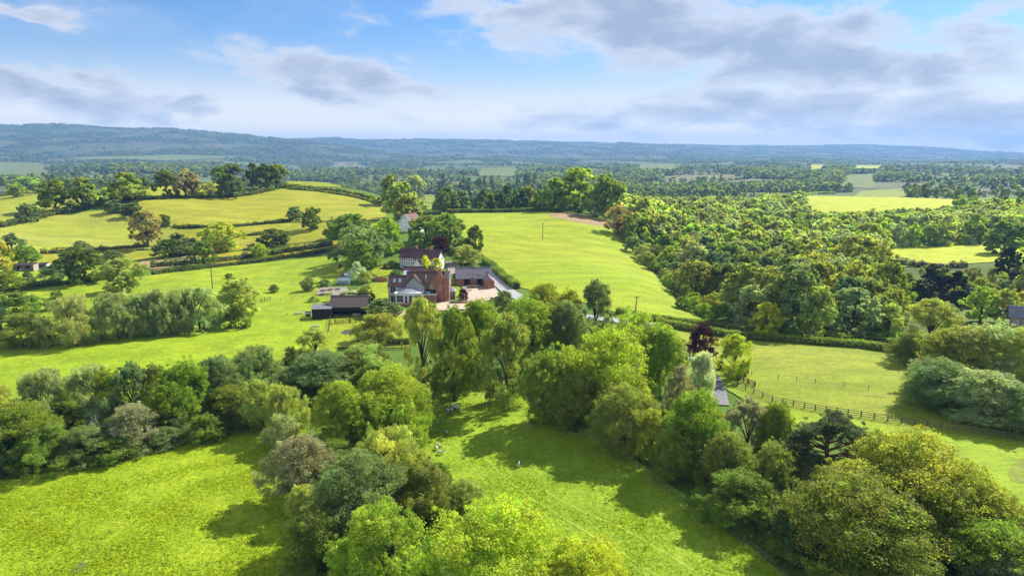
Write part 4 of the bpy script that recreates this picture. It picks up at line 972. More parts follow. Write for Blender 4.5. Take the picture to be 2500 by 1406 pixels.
# ------------------------------------------------------------------ hedges
def hedge(label, pxs, h_, w_, pal, name='hedge', clip=False, dens=1.0):
    P = [ground_at(*p) for p in pxs]; Q = []
    for i in range(len(P) - 1):
        n = max(2, int((P[i + 1] - P[i]).length / 1.2)); Q += [P[i].lerp(P[i + 1], k_ / n) for k_ in range(n)]
    Q.append(P[-1]); Q = np.array([tuple(q) for q in Q]); Q[:, 2] = height(Q[:, 0], Q[:, 1])
    o0 = Q[0].copy(); Q -= o0; n = len(Q)
    d = np.gradient(Q, axis=0); d[:, 2] = 0; d = unit(d); s = np.stack([d[:, 1], -d[:, 0], 0 * d[:, 0]], -1)
    Dm = np.linalg.norm(o0[:2]); L = np.linalg.norm(np.diff(Q, axis=0), axis=1).sum()
    ls = max(.10, .0011 * Dm) if Dm < 700 else .9
    m = int(min(L * (h_ * 2 + w_) * 2.2 / ls ** 2 * .55 * dens, 9500))
    k_ = rng.uniform(0, n - 1.001, m); i = k_.astype(int); f = (k_ - i)[:, None]
    c = Q[i] * (1 - f) + Q[i + 1] * f; ss = s[i]
    hv = h_ * (1 + (0.07 if clip else .28) * np.sin(k_ * .9 + np.sin(k_ * .37) * 3) ) ; wv = w_ * (1 + (.05 if clip else .22) * np.sin(k_ * 1.3 + 1))
    per = rng.uniform(0, 1, m); a = h_ / (2 * h_ + w_)
    u = np.where(per < a, -1, np.where(per > 1 - a, 1, rng.uniform(-1, 1, m))); vz = np.where((per < a) | (per > 1 - a), rng.uniform(.02, 1, m), 1.0)
    if not clip: u = u * np.sqrt(np.clip(1.08 - vz ** 3 * .6, .2, 1))
    jit = rng.normal(0, .05 if clip else .13, (m, 3)) * min(h_, 1.6)
    p = c + ss * (u * wv / 2)[:, None] + np.array([0, 0, 1]) * (vz * hv)[:, None] + jit; p[:, 2] = np.maximum(p[:, 2], c[:, 2] + .03)
    nrm = unit(ss * u[:, None] + np.array([0, 0, 1.]) * (vz[:, None] > .97) + .9 * rng.normal(size=(m, 3)))
    t1 = unit(np.cross(nrm, rng.normal(size=(m, 3)))); t2 = np.cross(nrm, t1); la = (ls * rng.uniform(.6, 1.3, m))[:, None]
    V = np.stack([p - t1 * la, p - t2 * la * .6, p + t1 * la, p + t2 * la * .6], 1).reshape(-1, 3)
    br = rng.uniform(.65, 1.3, m) * (1 + .2 * np.sin(k_ * .5)); hue = rng.normal(0, .1, m) + .12 * np.sin(k_ * .23 + 2)
    tint = np.repeat(np.clip(np.stack([br * (1 + hue), br, br * (1 - hue * .5)], -1), .2, 2), 4, 0)
    root = empty(name, tuple(o0)); tag(root, label, 'hedge')
    fo = obj('foliage', mesh_np('hedge_foliage', V, np.arange(len(V)).reshape(-1, 4), tint=tint), M['leaf'], root); fo.color = (*C[pal], 1)
    # branchy core
    vs = []; hh = h_ * .86; ww = w_ * .36
    for q, sd in zip(Q, s):
        for (uu, zz) in ((-1, -.2), (-1, hh * .8), (-.6, hh), (.6, hh), (1, hh * .8), (1, -.2)):
            vs.append(q + sd * uu * ww + np.array([0, 0, zz]))
    fs = [(j * 6 + e, j * 6 + (e + 1) % 6, (j + 1) * 6 + (e + 1) % 6, (j + 1) * 6 + e) for j in range(n - 1) for e in range(6)]
    fs += [tuple(range(6))[::-1], tuple((n - 1) * 6 + e for e in range(6))]
    me = bpy.data.meshes.new('hedge_branches'); me.from_pydata([tuple(v) for v in vs], [], fs); me.update(); obj('branches', me, M['twig'], root)
    return root
hedge('clipped hedge along the near side of the lane below the golden maple', [(1602, 792), (1700, 812), (1850, 832), (2000, 843), (2100, 850), (2192, 862)], 1.9, 2.2, 'green', clip=True)
hedge('clipped hedge along the far side of the lane below the big pasture', [(1505, 765), (1580, 782), (1700, 795), (1768, 802)], 1.6, 2.0, 'green', clip=True)
hedge('clipped hedge along the far side of the lane by the golden maple', [(1778, 806), (1850, 812), (1960, 826)], 1.6, 1.8, 'green', clip=True)
hedge('clipped hedge along the far side of the lane at its right end', [(2015, 830), (2100, 834), (2185, 842)], 1.6, 1.8, 'green', clip=True)
hedge('tall clipped hedge between the white lane and the big pasture by the stable', [(1183, 642), (1205, 658), (1230, 682), (1262, 706)], 2.3, 2.4, 'green', clip=True)
hedge('clipped hedge along the back of the big pasture', [(1093, 522), (1180, 521), (1310, 518), (1345, 517)], 2.6, 3.0, 'dark', clip=True)
hedge('short clipped hedge by the far lane left of the plantation', [(1032, 527), (1074, 524)], 2.4, 3, 'dark', clip=True)
hedge('dark hedge along the upper side of the lane left of the house', [(368, 655), (430, 650), (500, 644), (600, 632), (700, 617), (812, 600)], 2.4, 2.2, 'ggreen')
hedge('dark hedge along the lower side of the lane left of the house', [(372, 672), (450, 663), (560, 649), (700, 630), (806, 615)], 1.6, 1.6, 'dark')
hedge('dark hedge below the skyline oaks', [(250, 497), (350, 488), (440, 485), (560, 483), (610, 478), (668, 466)], 2.2, 2.6, 'dark')
hedge('hedge along the upper side of the hilltop lane', [(688, 458), (760, 462), (830, 470), (900, 484), (938, 500)], 2.0, 2.2, 'dolive')
hedge('hedge along the lower side of the hilltop lane', [(700, 463), (770, 468), (840, 478), (900, 492), (936, 506)], 1.6, 1.8, 'dolive')
hedge('dark hedge falling down the left hillside under the oaks', [(0, 557), (60, 545), (130, 526), (200, 512), (262, 502), (330, 530), (360, 545)], 2.6, 3, 'dark')
hedge('low dark hedge in the middle of the hillside strips', [(425, 557), (470, 559), (560, 556), (640, 549), (715, 540)], 1.6, 1.6, 'dark')
hedge('low hedge across the hillside below the golden-bronze oak', [(590, 578), (650, 573), (690, 570)], 1.3, 1.4, 'dark')
hedge('low dark hedge below the half-bare ash', [(100, 620), (200, 615), (300, 608), (362, 602)], 1.8, 1.8, 'dolive')
hedge('low overgrown hedge below the clear-trunked oak in the left paddock', [(0, 714), (60, 706), (130, 697), (200, 690), (280, 680)], 1.4, 2.0, 'dark')
hedge('clipped dark hedge behind the rail fence by the golden willow', [(872, 843), (920, 842), (1000, 841)], 1.3, 1.4, 'dark', clip=True)
hedge('pale clipped hedge at the left edge of the upper crop field', [(1962, 478), (1995, 474), (2040, 474)], 3.5, 5, 'lime', clip=True)
hedge('rough hedge along the near edge of the lower crop field', [(2165, 640), (2230, 650), (2300, 655), (2360, 652)], 2.5, 3, 'mauve')

# ------------------------------------------------------------------ woods beyond: individual trees first, then the mass
def scatter(n, r0, r1, a0, a1):
    r = np.sqrt(rng.uniform(r0 ** 2, r1 ** 2, n)); a = rng.uniform(a0, a1, n); return r * np.sin(a), r * np.cos(a)
def to_px(x, y, z):
    cp_, sp_ = math.cos(PITCH), math.sin(PITCH); dz = z - CAM_Z
    fw = y * cp_ - dz * sp_; up = y * sp_ + dz * cp_
    return 1250 + F * x / fw, 703 - F * up / fw
def open_land(x, y, hh):
    """true where a tree would stand in a field of the photograph, or hide it"""
    z = height(x, y); bad = np.zeros(len(x), bool); r = np.hypot(x, y)
    for dh in (0.0, .4, .85):
        px, py = to_px(x, y, z + hh * dh)
        for nm, mt, poly in FIELDS:
            bad |= pts_in_poly(px, py, poly) & ((dh < .5) | (mt == 'g_crop') | (r < 480))
    px, py = to_px(x, y, z)
    bad |= (px < 1010) & (r < 840); bad |= (px < 1060) & (r < 640); bad |= (px >= 1060) & (px < 1530) & (r < 455); bad |= (px < 1700) & (py > 575) & (px < 1530 + (py - 590) * 1.05)
    bad |= (py > 800 + np.clip(px - 1760, 0, 500) * .085) | ((py > 770) & (px < 1790)) | ((px > 2190) & (py > 740)) | (r < 172) | ((px > 2175) & (px < 2425) & (py > 665) & (hh > 7)) | ((px > 2410) & (px < 2515) & (py > 640) & (hh > 8.5))
    return bad, px, py
_taken = [(o.location.x, o.location.y, max(o.scale.x, 3) * .42) for o in COL.objects if o.type == 'EMPTY' and o.get('category') in ('tree', 'shrub') and o.location.y > 180]
def thin(x, y, w_):
    """keep trees that do not stand inside another (grid based)"""
    keep = np.zeros(len(x), bool); grid = {}
    for (a, b, c_) in _taken: grid.setdefault((int(a // 12), int(b // 12)), []).append((a, b, c_))
    for i in range(len(x)):
        ci, cj = int(x[i] // 12), int(y[i] // 12); ok = True; rad = w_[i] * .36
        for di in (-1, 0, 1):
            for dj in (-1, 0, 1):
                for (a, b, c_) in grid.get((ci + di, cj + dj), ()):
                    if (a - x[i]) ** 2 + (b - y[i]) ** 2 < (rad + c_) ** 2 * .62: ok = False; break
                if not ok: break
            if not ok: break
        if ok: keep[i] = True; grid.setdefault((ci, cj), []).append((x[i], y[i], rad))
    return keep
x, y = scatter(12000, 172, 760, .10, .70)
w_ = np.where(rng.random(len(x)) < .45, rng.uniform(12, 20, len(x)), rng.uniform(6, 12, len(x))); h_ = np.clip(w_ * rng.uniform(.75, 1.35, len(x)), 6, 19); od = np.argsort(-w_); x, y, w_, h_ = x[od], y[od], w_[od], h_[od]
bad, px, py = open_land(x, y, h_); k_ = ~bad & (px > 1480)
x, y, w_, h_, px, py = [a[k_] for a in (x, y, w_, h_, px, py)]
k_ = thin(x, y, w_); x, y, w_, h_, px, py = [a[k_] for a in (x, y, w_, h_, px, py)]
od = np.argsort(np.hypot(x, y)); x, y, w_, h_, px, py = [a[od] for a in (x, y, w_, h_, px, py)]
VW = [('dark green tree in the valley wood right of the big pasture', 'round', ['dark', 'blue']),
      ('olive tree in the valley wood right of the big pasture', 'round', ['olive', 'bronze']),
      ('pale grey-green tree in the valley wood right of the big pasture', 'tall', ['sage', 'pale', 'sage']),
      ('rounded mid-green tree in the valley wood right of the big pasture', 'round', ['green', 'ggreen', 'pale']),
      ('bushy fresh green tree in the valley wood right of the big pasture', 'bush', ['lime', 'green'])]
nind = 0; used = np.zeros(len(x), bool)
for i in range(len(x)):
    if nind >= 170: break
    if not (1450 < px[i] < 2530): continue
    big_ = .5 + .5 * math.sin(x[i] / 23 + 2 * math.sin(y[i] / 31)); t_ = VW[int(min(4.99, 5 * ((rng.random() * .55 + big_ * .45))))]; used[i] = True; nind += 1
    plant('tree', t_[0], 'tree', Vector((x[i], y[i], hz(x[i], y[i]))), w_[i], h_[i], t_[1], t_[2][rng.integers(len(t_[2]))], 'valley wood: ' + t_[0].split(' tree')[0] + ' trees')
VX = [(x[~used], y[~used], w_[~used], h_[~used])]

def wood(name, label, X, Y, W, H, lod, kinds, cols, cat='wood', gain=1.0):
    """a far wood nobody could count: trees placed on points"""
    n = len(X); protos = bpy.data.collections.new(name + '_forms')
    for kd in kinds:
        for v in range(3 if lod == 'dot' else 2):
            if (kd, lod, v, 'i') not in _forms:
                me, _ = form(kd, lod, v); me = me.copy(); me.materials.clear(); me.materials.append(M['leaf_far']); _forms[(kd, lod, v, 'i')] = me
            o = bpy.data.objects.new('form', _forms[(kd, lod, v, 'i')]); protos.objects.link(o)
    np_ = len(protos.objects)
    V = np.stack([X, Y, height(X, Y) - .2], -1)
    me = bpy.data.meshes.new(name); me.vertices.add(n); me.vertices.foreach_set('co', V.astype(np.float32).ravel()); me.update()
    at = me.attributes.new('size', 'FLOAT_VECTOR', 'POINT'); at.data.foreach_set('vector', np.stack([W, W, H], -1).astype(np.float32).ravel())
    at = me.attributes.new('turn', 'FLOAT', 'POINT'); at.data.foreach_set('value', rng.uniform(0, 6.28, n).astype(np.float32))
    at = me.attributes.new('pick', 'INT', 'POINT'); at.data.foreach_set('value', rng.integers(0, np_, n).astype(np.int32))
    pal = np.array([C[c_] for c_ in cols]); big = .5 + .5 * np.sin(X / 61 + 2 * np.sin(Y / 83)); pk = np.clip((rng.random(n) * .5 + big * .5) * len(pal), 0, len(pal) - 1).astype(int)
    cc = pal[pk] * rng.uniform(.8, 1.2, (n, 1)) * gain; cc = np.concatenate([cc, np.ones((n, 1))], 1)
    at = me.attributes.new('tint', 'FLOAT_COLOR', 'POINT'); at.data.foreach_set('color', cc.astype(np.float32).ravel())
    o = obj(name, me); tag(o, label, cat, kind='stuff')
    ng = bpy.data.node_groups.new(name, 'GeometryNodeTree'); ng.is_modifier = True
    ng.interface.new_socket('Geometry', in_out='INPUT', socket_type='NodeSocketGeometry'); ng.interface.new_socket('Geometry', in_out='OUTPUT', socket_type='NodeSocketGeometry')
    N = ng.nodes; gi = N.new('NodeGroupInput'); go = N.new('NodeGroupOutput'); ip = N.new('GeometryNodeInstanceOnPoints'); ci = N.new('GeometryNodeCollectionInfo')
    ci.inputs['Collection'].default_value = protos; ci.inputs['Separate Children'].default_value = True; ci.inputs['Reset Children'].default_value = True
    def na(nm, typ):
        a = N.new('GeometryNodeInputNamedAttribute'); a.data_type = typ; a.inputs[0].default_value = nm; return a.outputs[0]
    cx = N.new('ShaderNodeCombineXYZ'); ng.links.new(na('turn', 'FLOAT'), cx.inputs[2])
    er = N.new('FunctionNodeEulerToRotation'); ng.links.new(cx.outputs[0], er.inputs[0])
    ip.inputs['Pick Instance'].default_value = True
    ng.links.new(gi.outputs[0], ip.inputs['Points']); ng.links.new(ci.outputs[0], ip.inputs['Instance']); ng.links.new(na('pick', 'INT'), ip.inputs['Instance Index'])
    ng.links.new(er.outputs[0], ip.inputs['Rotation']); ng.links.new(na('size', 'FLOAT_VECTOR'), ip.inputs['Scale']); ng.links.new(ip.outputs[0], go.inputs[0])
    md = o.modifiers.new('trees', 'NODES'); md.node_group = ng
    return o
X, Y, W, H = [np.concatenate([v[i] for v in VX]) for i in range(4)]
wood('valley_wood', 'mass of mixed broadleaf trees filling the valley on the right', X, Y, W, H, 'far', ['round', 'tall', 'bush'], ['green', 'sage', 'ggreen', 'olive', 'pale', 'pale', 'sage', 'lime', 'green', 'pale', 'olive'], gain=1.15)
# middle distance: 450 m to 2.8 km
x, y = scatter(70000, 455, 2800, -.72, .72); r = np.hypot(x, y)
w_ = rng.uniform(8, 17, len(x)) * np.clip(r / 1500, .95, 1.4); h_ = rng.uniform(8, 18, len(x)); od = np.argsort(-w_); x, y, w_, h_, r = [q_[od] for q_ in (x, y, w_, h_, r)]
hid, brd = landuse(x, y); ws = wood_share(x, y); k_ = (hid < ws) | (brd < .035)
k_ &= ~((x / y > .10) & (r < 760))
bad, px, py = open_land(x, y, h_); k_ &= ~bad
x, y, w_, h_ = [a[k_] for a in (x, y, w_, h_)]
k_ = thin(x, y, w_); x, y, w_, h_ = [a[k_] for a in (x, y, w_, h_)]
r = np.hypot(x, y); a = r < 1100
dk = ['dark', 'green', 'blue', 'ggreen', 'dolive', 'dark', 'green', 'ggreen', 'olive', 'blue']
wood('middle_wood', 'belt of mixed woods behind the hill and the big pasture', x[a], y[a], w_[a], h_[a], 'far', ['round', 'tall', 'round', 'cone'], dk)
wood('distant_wood', 'dark woods across the plain before the far hills', x[~a], y[~a], w_[~a], h_[~a], 'dot', ['round', 'tall', 'cone'], dk)
# far: plain and hill slopes
x, y = scatter(60000, 2800, 12500, -.72, .72); r = np.hypot(x, y)
hid, brd = landuse(x, y); ws = wood_share(x, y); k_ = (hid < ws) | (brd < .03)
x, y, r = x[k_], y[k_], r[k_]
k_ = rng.random(len(x)) < np.clip(6500 / r, .3, 1); x, y, r = x[k_], y[k_], r[k_]
w_ = rng.uniform(14, 30, len(x)) * np.clip(r / 5000, .8, 1.7); h_ = rng.uniform(8, 15, len(x))
px, py = to_px(x, y, height(x, y)); bad = np.zeros(len(x), bool)
for nm, mt, poly in FIELDS: bad |= pts_in_poly(px, py, poly) | pts_in_poly(px, py - 4, poly)
wood('hill_wood', 'woods and hedgerows on the far hills and the hazy plain', x[~bad], y[~bad], w_[~bad], h_[~bad], 'dot', ['round', 'bush', 'round'], dk)
# ------------------------------------------------------------------ buildings
def px_x(px, D): 
    """sideways position of a pixel column at forward distance D (ground level)"""
    return (px - 1250) / F * (D * math.cos(PITCH) + CAM_Z * math.sin(PITCH))
def house(name, label, cat, x, D, rz=0.0, z=None):
    root = empty(name, (x, D, hz(x, D) if z is None else z), rz); return tag(root, label, cat)
def window(root, x0, x1, z0, z1, y, cols=2, rows=2, name='window', frame='white', glass='glass', fw=0.09, axis='x'):
    """a framed window on a wall facing -y (axis x) or +x (axis y): frame, pane; standing proud of the wall"""
    def bx(mb, a0, a1, b0, b1, d0, d1):
        if axis == 'x': mb.box(a0, a1, y - d1, y - d0, b0, b1)
        else: mb.box(y + d0, y + d1, a0, a1, b0, b1)
    f = MB(); bx(f, x0, x1, z1 - fw, z1, .0, .07); bx(f, x0, x1, z0, z0 + fw, .0, .07); bx(f, x0, x0 + fw, z0 + fw, z1 - fw, .0, .07); bx(f, x1 - fw, x1, z0 + fw, z1 - fw, .0, .07)
    o = f.build(name, M[frame], root)
    ix0, ix1, iz0, iz1 = x0 + fw, x1 - fw, z0 + fw, z1 - fw
    for i in range(cols):
        for j in range(rows):
            a0 = ix0 + (ix1 - ix0) * i / cols; a1 = ix0 + (ix1 - ix0) * (i + 1) / cols; b0 = iz0 + (iz1 - iz0) * j / rows; b1 = iz0 + (iz1 - iz0) * (j + 1) / rows
            p = MB(); bx(p, a0 + .02, a1 - .02, b0 + .02, b1 - .02, .012, .03); p.build('pane', M[glass], o)
    g = MB(); n = 0
    for i in range(1, cols): a = ix0 + (ix1 - ix0) * i / cols; bx(g, a - .03, a + .03, iz0, iz1, .0, .055); n = 1
    for j in range(1, rows): b = iz0 + (iz1 - iz0) * j / rows; bx(g, ix0, ix1, b - .025, b + .025, .002, .052); n = 1
    if n: g.build('glazing_bar', M[frame], o)
    s = MB(); bx(s, x0 - .06, x1 + .06, z0 - .08, z0 - .003, .0, .13); s.build('sill', M[frame], o)
    return o
def gable_roof(root, x0, x1, y0, y1, ze, zr, mat, over=.25, t=.12, along='x', name='roof', ym=None):
    """two slopes with ridge along x or y"""
    mb = MB()
    if along == 'x':
        ym = (y0 + y1) / 2 if ym is None else ym; s = (zr - ze) / (ym - y0); s2 = (zr - ze) / (y1 - ym)
        a, b = x0 - over, x1 + over
        mb.slab((a, y0 - over, ze - over * s), (b, y0 - over, ze - over * s), (b, ym, zr), (a, ym, zr), t)
        mb.slab((b, y1 + over, ze - over * s2), (a, y1 + over, ze - over * s2), (a, ym, zr), (b, ym, zr), t)
        o = mb.build(name, M[mat], root); r = MB(); r.box(a, b, ym - .13, ym + .13, zr - .05, zr + .09)
    else:
        xm = (x0 + x1) / 2; s = (zr - ze) / (xm - x0); a, b = y0 - over, y1
        mb.slab((x0 - over, b, ze - over * s), (x0 - over, a, ze - over * s), (xm, a, zr), (xm, b, zr), t)
        mb.slab((x1 + over, a, ze - over * s), (x1 + over, b, ze - over * s), (xm, b, zr), (xm, a, zr), t)
        o = mb.build(name, M[mat], root); r = MB(); r.box(xm - .13, xm + .13, a, b, zr - .05, zr + .09)
    r.build('ridge_tiles', M[mat], o); return o
def stack(root, x0, x1, y0, y1, z0, z1, pots=2, mat='brick'):
    o = MB().box(x0, x1, y0, y1, z0, z1).build('chimney', M[mat], root)
    MB().box(x0 - .08, x1 + .08, y0 - .08, y1 + .08, z1, z1 + .18).build('chimney_cap', M[mat], o)
    for i in range(pots):
        cx = x0 + (x1 - x0) * (i + .5) / pots; cy = (y0 + y1) / 2
        MB().tube([(cx, cy, z1 + .15), (cx, cy, z1 + .55)], [.13, .11], 8).build('chimney_pot', M['terracotta'], o)
    return o

# --- the farmhouse
HD = 208.0; HX = px_x(949, HD)
H = house('farmhouse', 'large farmhouse with slate-hung gable, red brick chimney wing and white orangery', 'house', HX, HD, R(0.6))
# left wing
w_ = MB(); w_.box(0, 4.65, 0, 6, -.3, 5.2); w_.yz([(0, 5.2), (6, 5.2), (3, 8.0)], 0.02, .3); w_.build('slate_wall', M['slatehung'], H)
gable_roof(H, 0, 5.4, 0, 6, 5.2, 8.0, 'clay', .28)
for xc in (1.75, 3.45):
    for nm, mt, e in (('rooflight', 'roofglass', .07),):
        y0 = 1.15; y1 = 2.05; s = 2.8 / 3
        o = MB().slab((xc - .36, y0, 5.2 + y0 * s + .06), (xc + .36, y0, 5.2 + y0 * s + .06), (xc + .36, y1, 5.2 + y1 * s + .06), (xc - .36, y1, 5.2 + y1 * s + .06), .06).build('rooflight', M['roofglass'], H)
        MB().beam((xc - .45, y0 - .08, 5.2 + (y0 - .08) * s + .08), (xc + .45, y0 - .08, 5.2 + (y0 - .08) * s + .08), .16, .08).build('flashing', M['white'], o)
        for sx in (-.4, .4): MB().beam((xc + sx, y0, 5.2 + y0 * s + .05), (xc + sx, y1, 5.2 + y1 * s + .05), .09, .09).build('rooflight_frame', M['blue_paint'], o)
window(H, .48, 2.45, 2.75, 5.0, 0, 2, 1, 'french_window', fw=.14); window(H, .55, 2.5, -.02, 2.3, 0, 2, 1, 'french_window', fw=.14)
# cross gable
g = MB(); g.xz([(4.6, -.3), (11.35, -.3), (11.35, 5.15), (7.98, 8.35), (4.6, 5.15)], -.15, .25); g.box(4.62, 11.33, .252, 5.5, -.3, 5.1); g.build('slate_gable', M['slatehung'], H)
gable_roof(H, 4.6, 11.35, -.15, 4.6, 5.15, 8.36, 'clay', .35, .14, 'y')
b = MB(); b.beam((4.2, -.53, 4.74), (7.98, -.53, 8.3), .06, .26); b.beam((11.75, -.53, 4.74), (7.98, -.53, 8.3), .06, .26); b.build('bargeboard', M['dark_wood'], H)
window(H, 7.55, 8.2, 6.15, 7.25, -.15, 1, 2); window(H, 6.05, 7.4, 4.0, 5.25, -.15, 3, 3); window(H, 9.15, 9.95, 4.0, 5.25, -.15, 2, 3)
# main range behind
r = MB(); r.box(5.3, 18.85, .72, 7.9, -.3, 5.75); r.yz([(.72, 5.7), (7.9, 5.7), (4.2, 9.0)], 18.5, 18.85); r.build('brick_wall', M['brick'], H)
rf = MB(); s = (9.05 - 5.82) / (4.2 - .72)
rf.slab((5.3, .45, 5.82 - .27 * s), (19.0, .45, 5.82 - .27 * s), (19.0, 4.2, 9.05), (5.3, 4.2, 9.05), .14); rf.slab((19.0, 8.3, 5.4), (5.3, 8.3, 5.4), (5.3, 4.2, 9.05), (19.0, 4.2, 9.05), .14)
rf = rf.build('roof', M['clay'], H); MB().box(5.3, 19.02, 4.05, 4.35, 9.0, 9.14).build('ridge_tiles', M['clay'], rf)
o = MB().slab((11.25, 2.2, 7.26), (11.75, 2.2, 7.26), (11.75, 3.1, 8.1), (11.25, 3.1, 8.1), .06).build('rooflight', M['roofglass'], H)
MB().box(11.2, 11.72, 1.05, 1.55, 5.6, 7.35).build('flue', M['stone'], H)
l = MB(); l.slab((3.7, 5.9, 7.5), (5.28, 5.9, 7.5), (5.28, 8.6, 8.55), (3.7, 8.6, 8.55), .12); l.build('lead_roof', M['lead'], H); MB().box(3.75, 5.26, 6.02, 8.5, -.3, 7.5).build('rear_wall', M['slatehung'], H)
# brick chimney wing
bw = MB(); bw.xz([(12.8, -.3), (18.75, -.3), (18.75, 7.4), (17.2, 7.4), (15.95, 9.1), (15.5, 9.1), (12.8, 5.95)], 0, .7); bw.build('brick_gable', M['brick'], H)
v = MB(); v.slab((12.45, 3.2, 5.62), (12.45, -.12, 5.62), (15.6, -.12, 9.3), (15.6, 3.9, 9.3), .14); v.slab((17.25, -.12, 7.5), (17.25, 2.4, 7.5), (15.7, 3.9, 9.3), (15.7, -.12, 9.3), .14)
v.build('roof', M['clay'], H)
v = MB(); v.slab((17.2, -.14, 7.42), (19.0, -.14, 7.42), (19.0, 4.1, 9.12), (17.2, 4.1, 9.12), .12); v.build('lean_to_roof', M['plum'], H)
bb = MB(); bb.beam((12.75, -.16, 5.95), (15.4, -.16, 9.05), .10, .16); bb.beam((17.0, -.16, 7.55), (16.3, -.16, 8.3), .08, .12); bb.beam((17.0, -.16, 7.5), (18.9, -.16, 7.5), .08, .12); bb.build('verge', M['stone'], H)
st = MB(); st.box(15.05, 16.95, -.55, -.003, -.3, 8.0); st.xz([(15.05, 8.0), (16.95, 8.0), (16.62, 8.8), (15.38, 8.8)], -.55, -.003); st.build('chimney_breast', M['brick'], H)
stack(H, 15.4, 16.6, -.5, .55, 8.8, 10.45, 2)
window(H, 13.05, 13.95, 3.8, 5.3, 0, 2, 3)
wb = MB(); wb.beam((19.12, .3, 5.8), (19.12, 4.2, 9.2), .07, .25); wb.beam((19.12, 8.2, 5.6), (19.12, 4.2, 9.2), .07, .25); wb.build('white_bargeboard', M['white'], H)
MB().tube([(18.98, -.06, .0), (18.98, -.06, 7.5)], [.07, .07], 6).build('downpipe', M['white'], H); MB().box(18.9, 19.1, .1, .26, 5.7, 9.0).build('corner_board', M['white'], H)
# recess between the wings
rc = MB(); rc.box(11.37, 12.78, .5, .7, -.3, 5.6); rc.build('recess_wall', M['brick'], H); MB().slab((11.4, -.5, 3.35), (12.75, -.5, 3.35), (12.75, .5, 3.75), (11.4, .5, 3.75), .1).build('recess_roof', M['dark_wood'], H); MB().box(11.4, 12.9, -.62, -.5, 3.2, 3.45).build('gutter', M['white'], H)
# orangery
ox0, ox1, oy = 2.55, 10.85, -3.1
pl = MB(); pl.box(ox0, ox1, oy, -.16, -.4, .42); pl.build('orangery_plinth', M['brick'], H)
og = MB(); og.box(ox0 - .12, ox1 + .12, oy - .12, -.16, 2.85, 3.35); og.box(ox0 - .25, ox1 + .25, oy - .25, -.16, 3.35, 3.62); og.build('orangery_cornice', M['white'], H)
for xa in (ox0 + .18, 5.25, 6.5, 8.0, ox1 - .18): MB().box(xa - .19, xa + .19, oy - .03, oy + .3, .42, 2.85).build('orangery_pilaster', M['white'], H)
for (a, b_, n) in ((ox0 + .4, 5.02, 2), (6.72, 7.78, 1), (8.22, ox1 - .4, 2)): window(H, a, b_, .55, 2.8, oy + .2, n, 2, 'orangery_window', fw=.1)
window(H, 5.46, 6.3, .05, 2.8, oy + .12, 1, 2, 'orangery_door', fw=.12)
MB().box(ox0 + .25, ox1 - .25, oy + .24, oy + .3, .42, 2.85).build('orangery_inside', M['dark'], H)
MB().box(ox1 - .3, ox1 - .02, oy + .3, -.18, .42, 2.85).build('orangery_side', M['white'], H)
ln = MB(); a0, a1, c0, c1, zt = 3.9, 9.55, -2.75, -.6, 4.55
top = [(a0 + 1.9, -1.75, zt), (a1 - 1.9, -1.75, zt), (a1 - 1.9, -1.6, zt), (a0 + 1.9, -1.6, zt)]
bs = [(a0, c0, 3.62), (a1, c0, 3.62), (a1, c1, 3.62), (a0, c1, 3.62)]
ln.add(bs + top, [(0, 1, 5, 4), (1, 2, 6, 5), (2, 3, 7, 6), (3, 0, 4, 7), (4, 5, 6, 7)]); ln = ln.build('roof_lantern', M['white'], H)
for i in range(2):
    xa = 6.05 + i * 1.3; MB().slab((xa - .5, -2.12, 4.18), (xa + .5, -2.12, 4.18), (xa + .42, -1.86, 4.42), (xa - .42, -1.86, 4.42), .02).build('lantern_pane', M['glass'], ln)
for (p, q) in ((0, 4), (1, 5), (4, 5)): MB().beam((bs + top)[p], (bs + top)[q], .14, .12).build('lantern_bar', M['white'], ln)
# flat-roofed brick wing
fx0, fx1 = 10.95, 15.2
MB().box(fx0, fx1, oy + .1, -.02, -.4, 2.95).build('flat_wing', M['brick_pink'], H); c_ = MB(); c_.box(fx0 - .08, fx1 + .1, oy, oy + .25, 2.95, 3.1); c_.box(fx1 - .12, fx1 + .1, oy + .25, -.05, 2.95, 3.1); c_.build('coping', M['white'], H)
MB().box(fx0, fx1 - .14, oy + .27, -.05, 2.955, 3.0).build('flat_roof', M['lead'], H)
py_ = MB(); py_.add([(12.0, -2.5, 3.0), (13.7, -2.5, 3.0), (13.7, -.9, 3.0), (12.0, -.9, 3.0), (12.85, -1.7, 3.75)], [(0, 1, 4), (1, 2, 4), (2, 3, 4), (3, 0, 4)]); py_.build('small_lantern', M['roofglass'], H)
pr = MB(); pr.add([(11.0, -.6, 3.05), (14.9, -.6, 3.05), (14.3, -.02, 4.15), (11.6, -.02, 4.15)], [(0, 1, 2, 3)]); pr.slab((11.0, -.6, 3.05), (14.9, -.6, 3.05), (14.3, -.02, 4.15), (11.6, -.02, 4.15), .1); pr.build('tiled_pent', M['plum'], H)
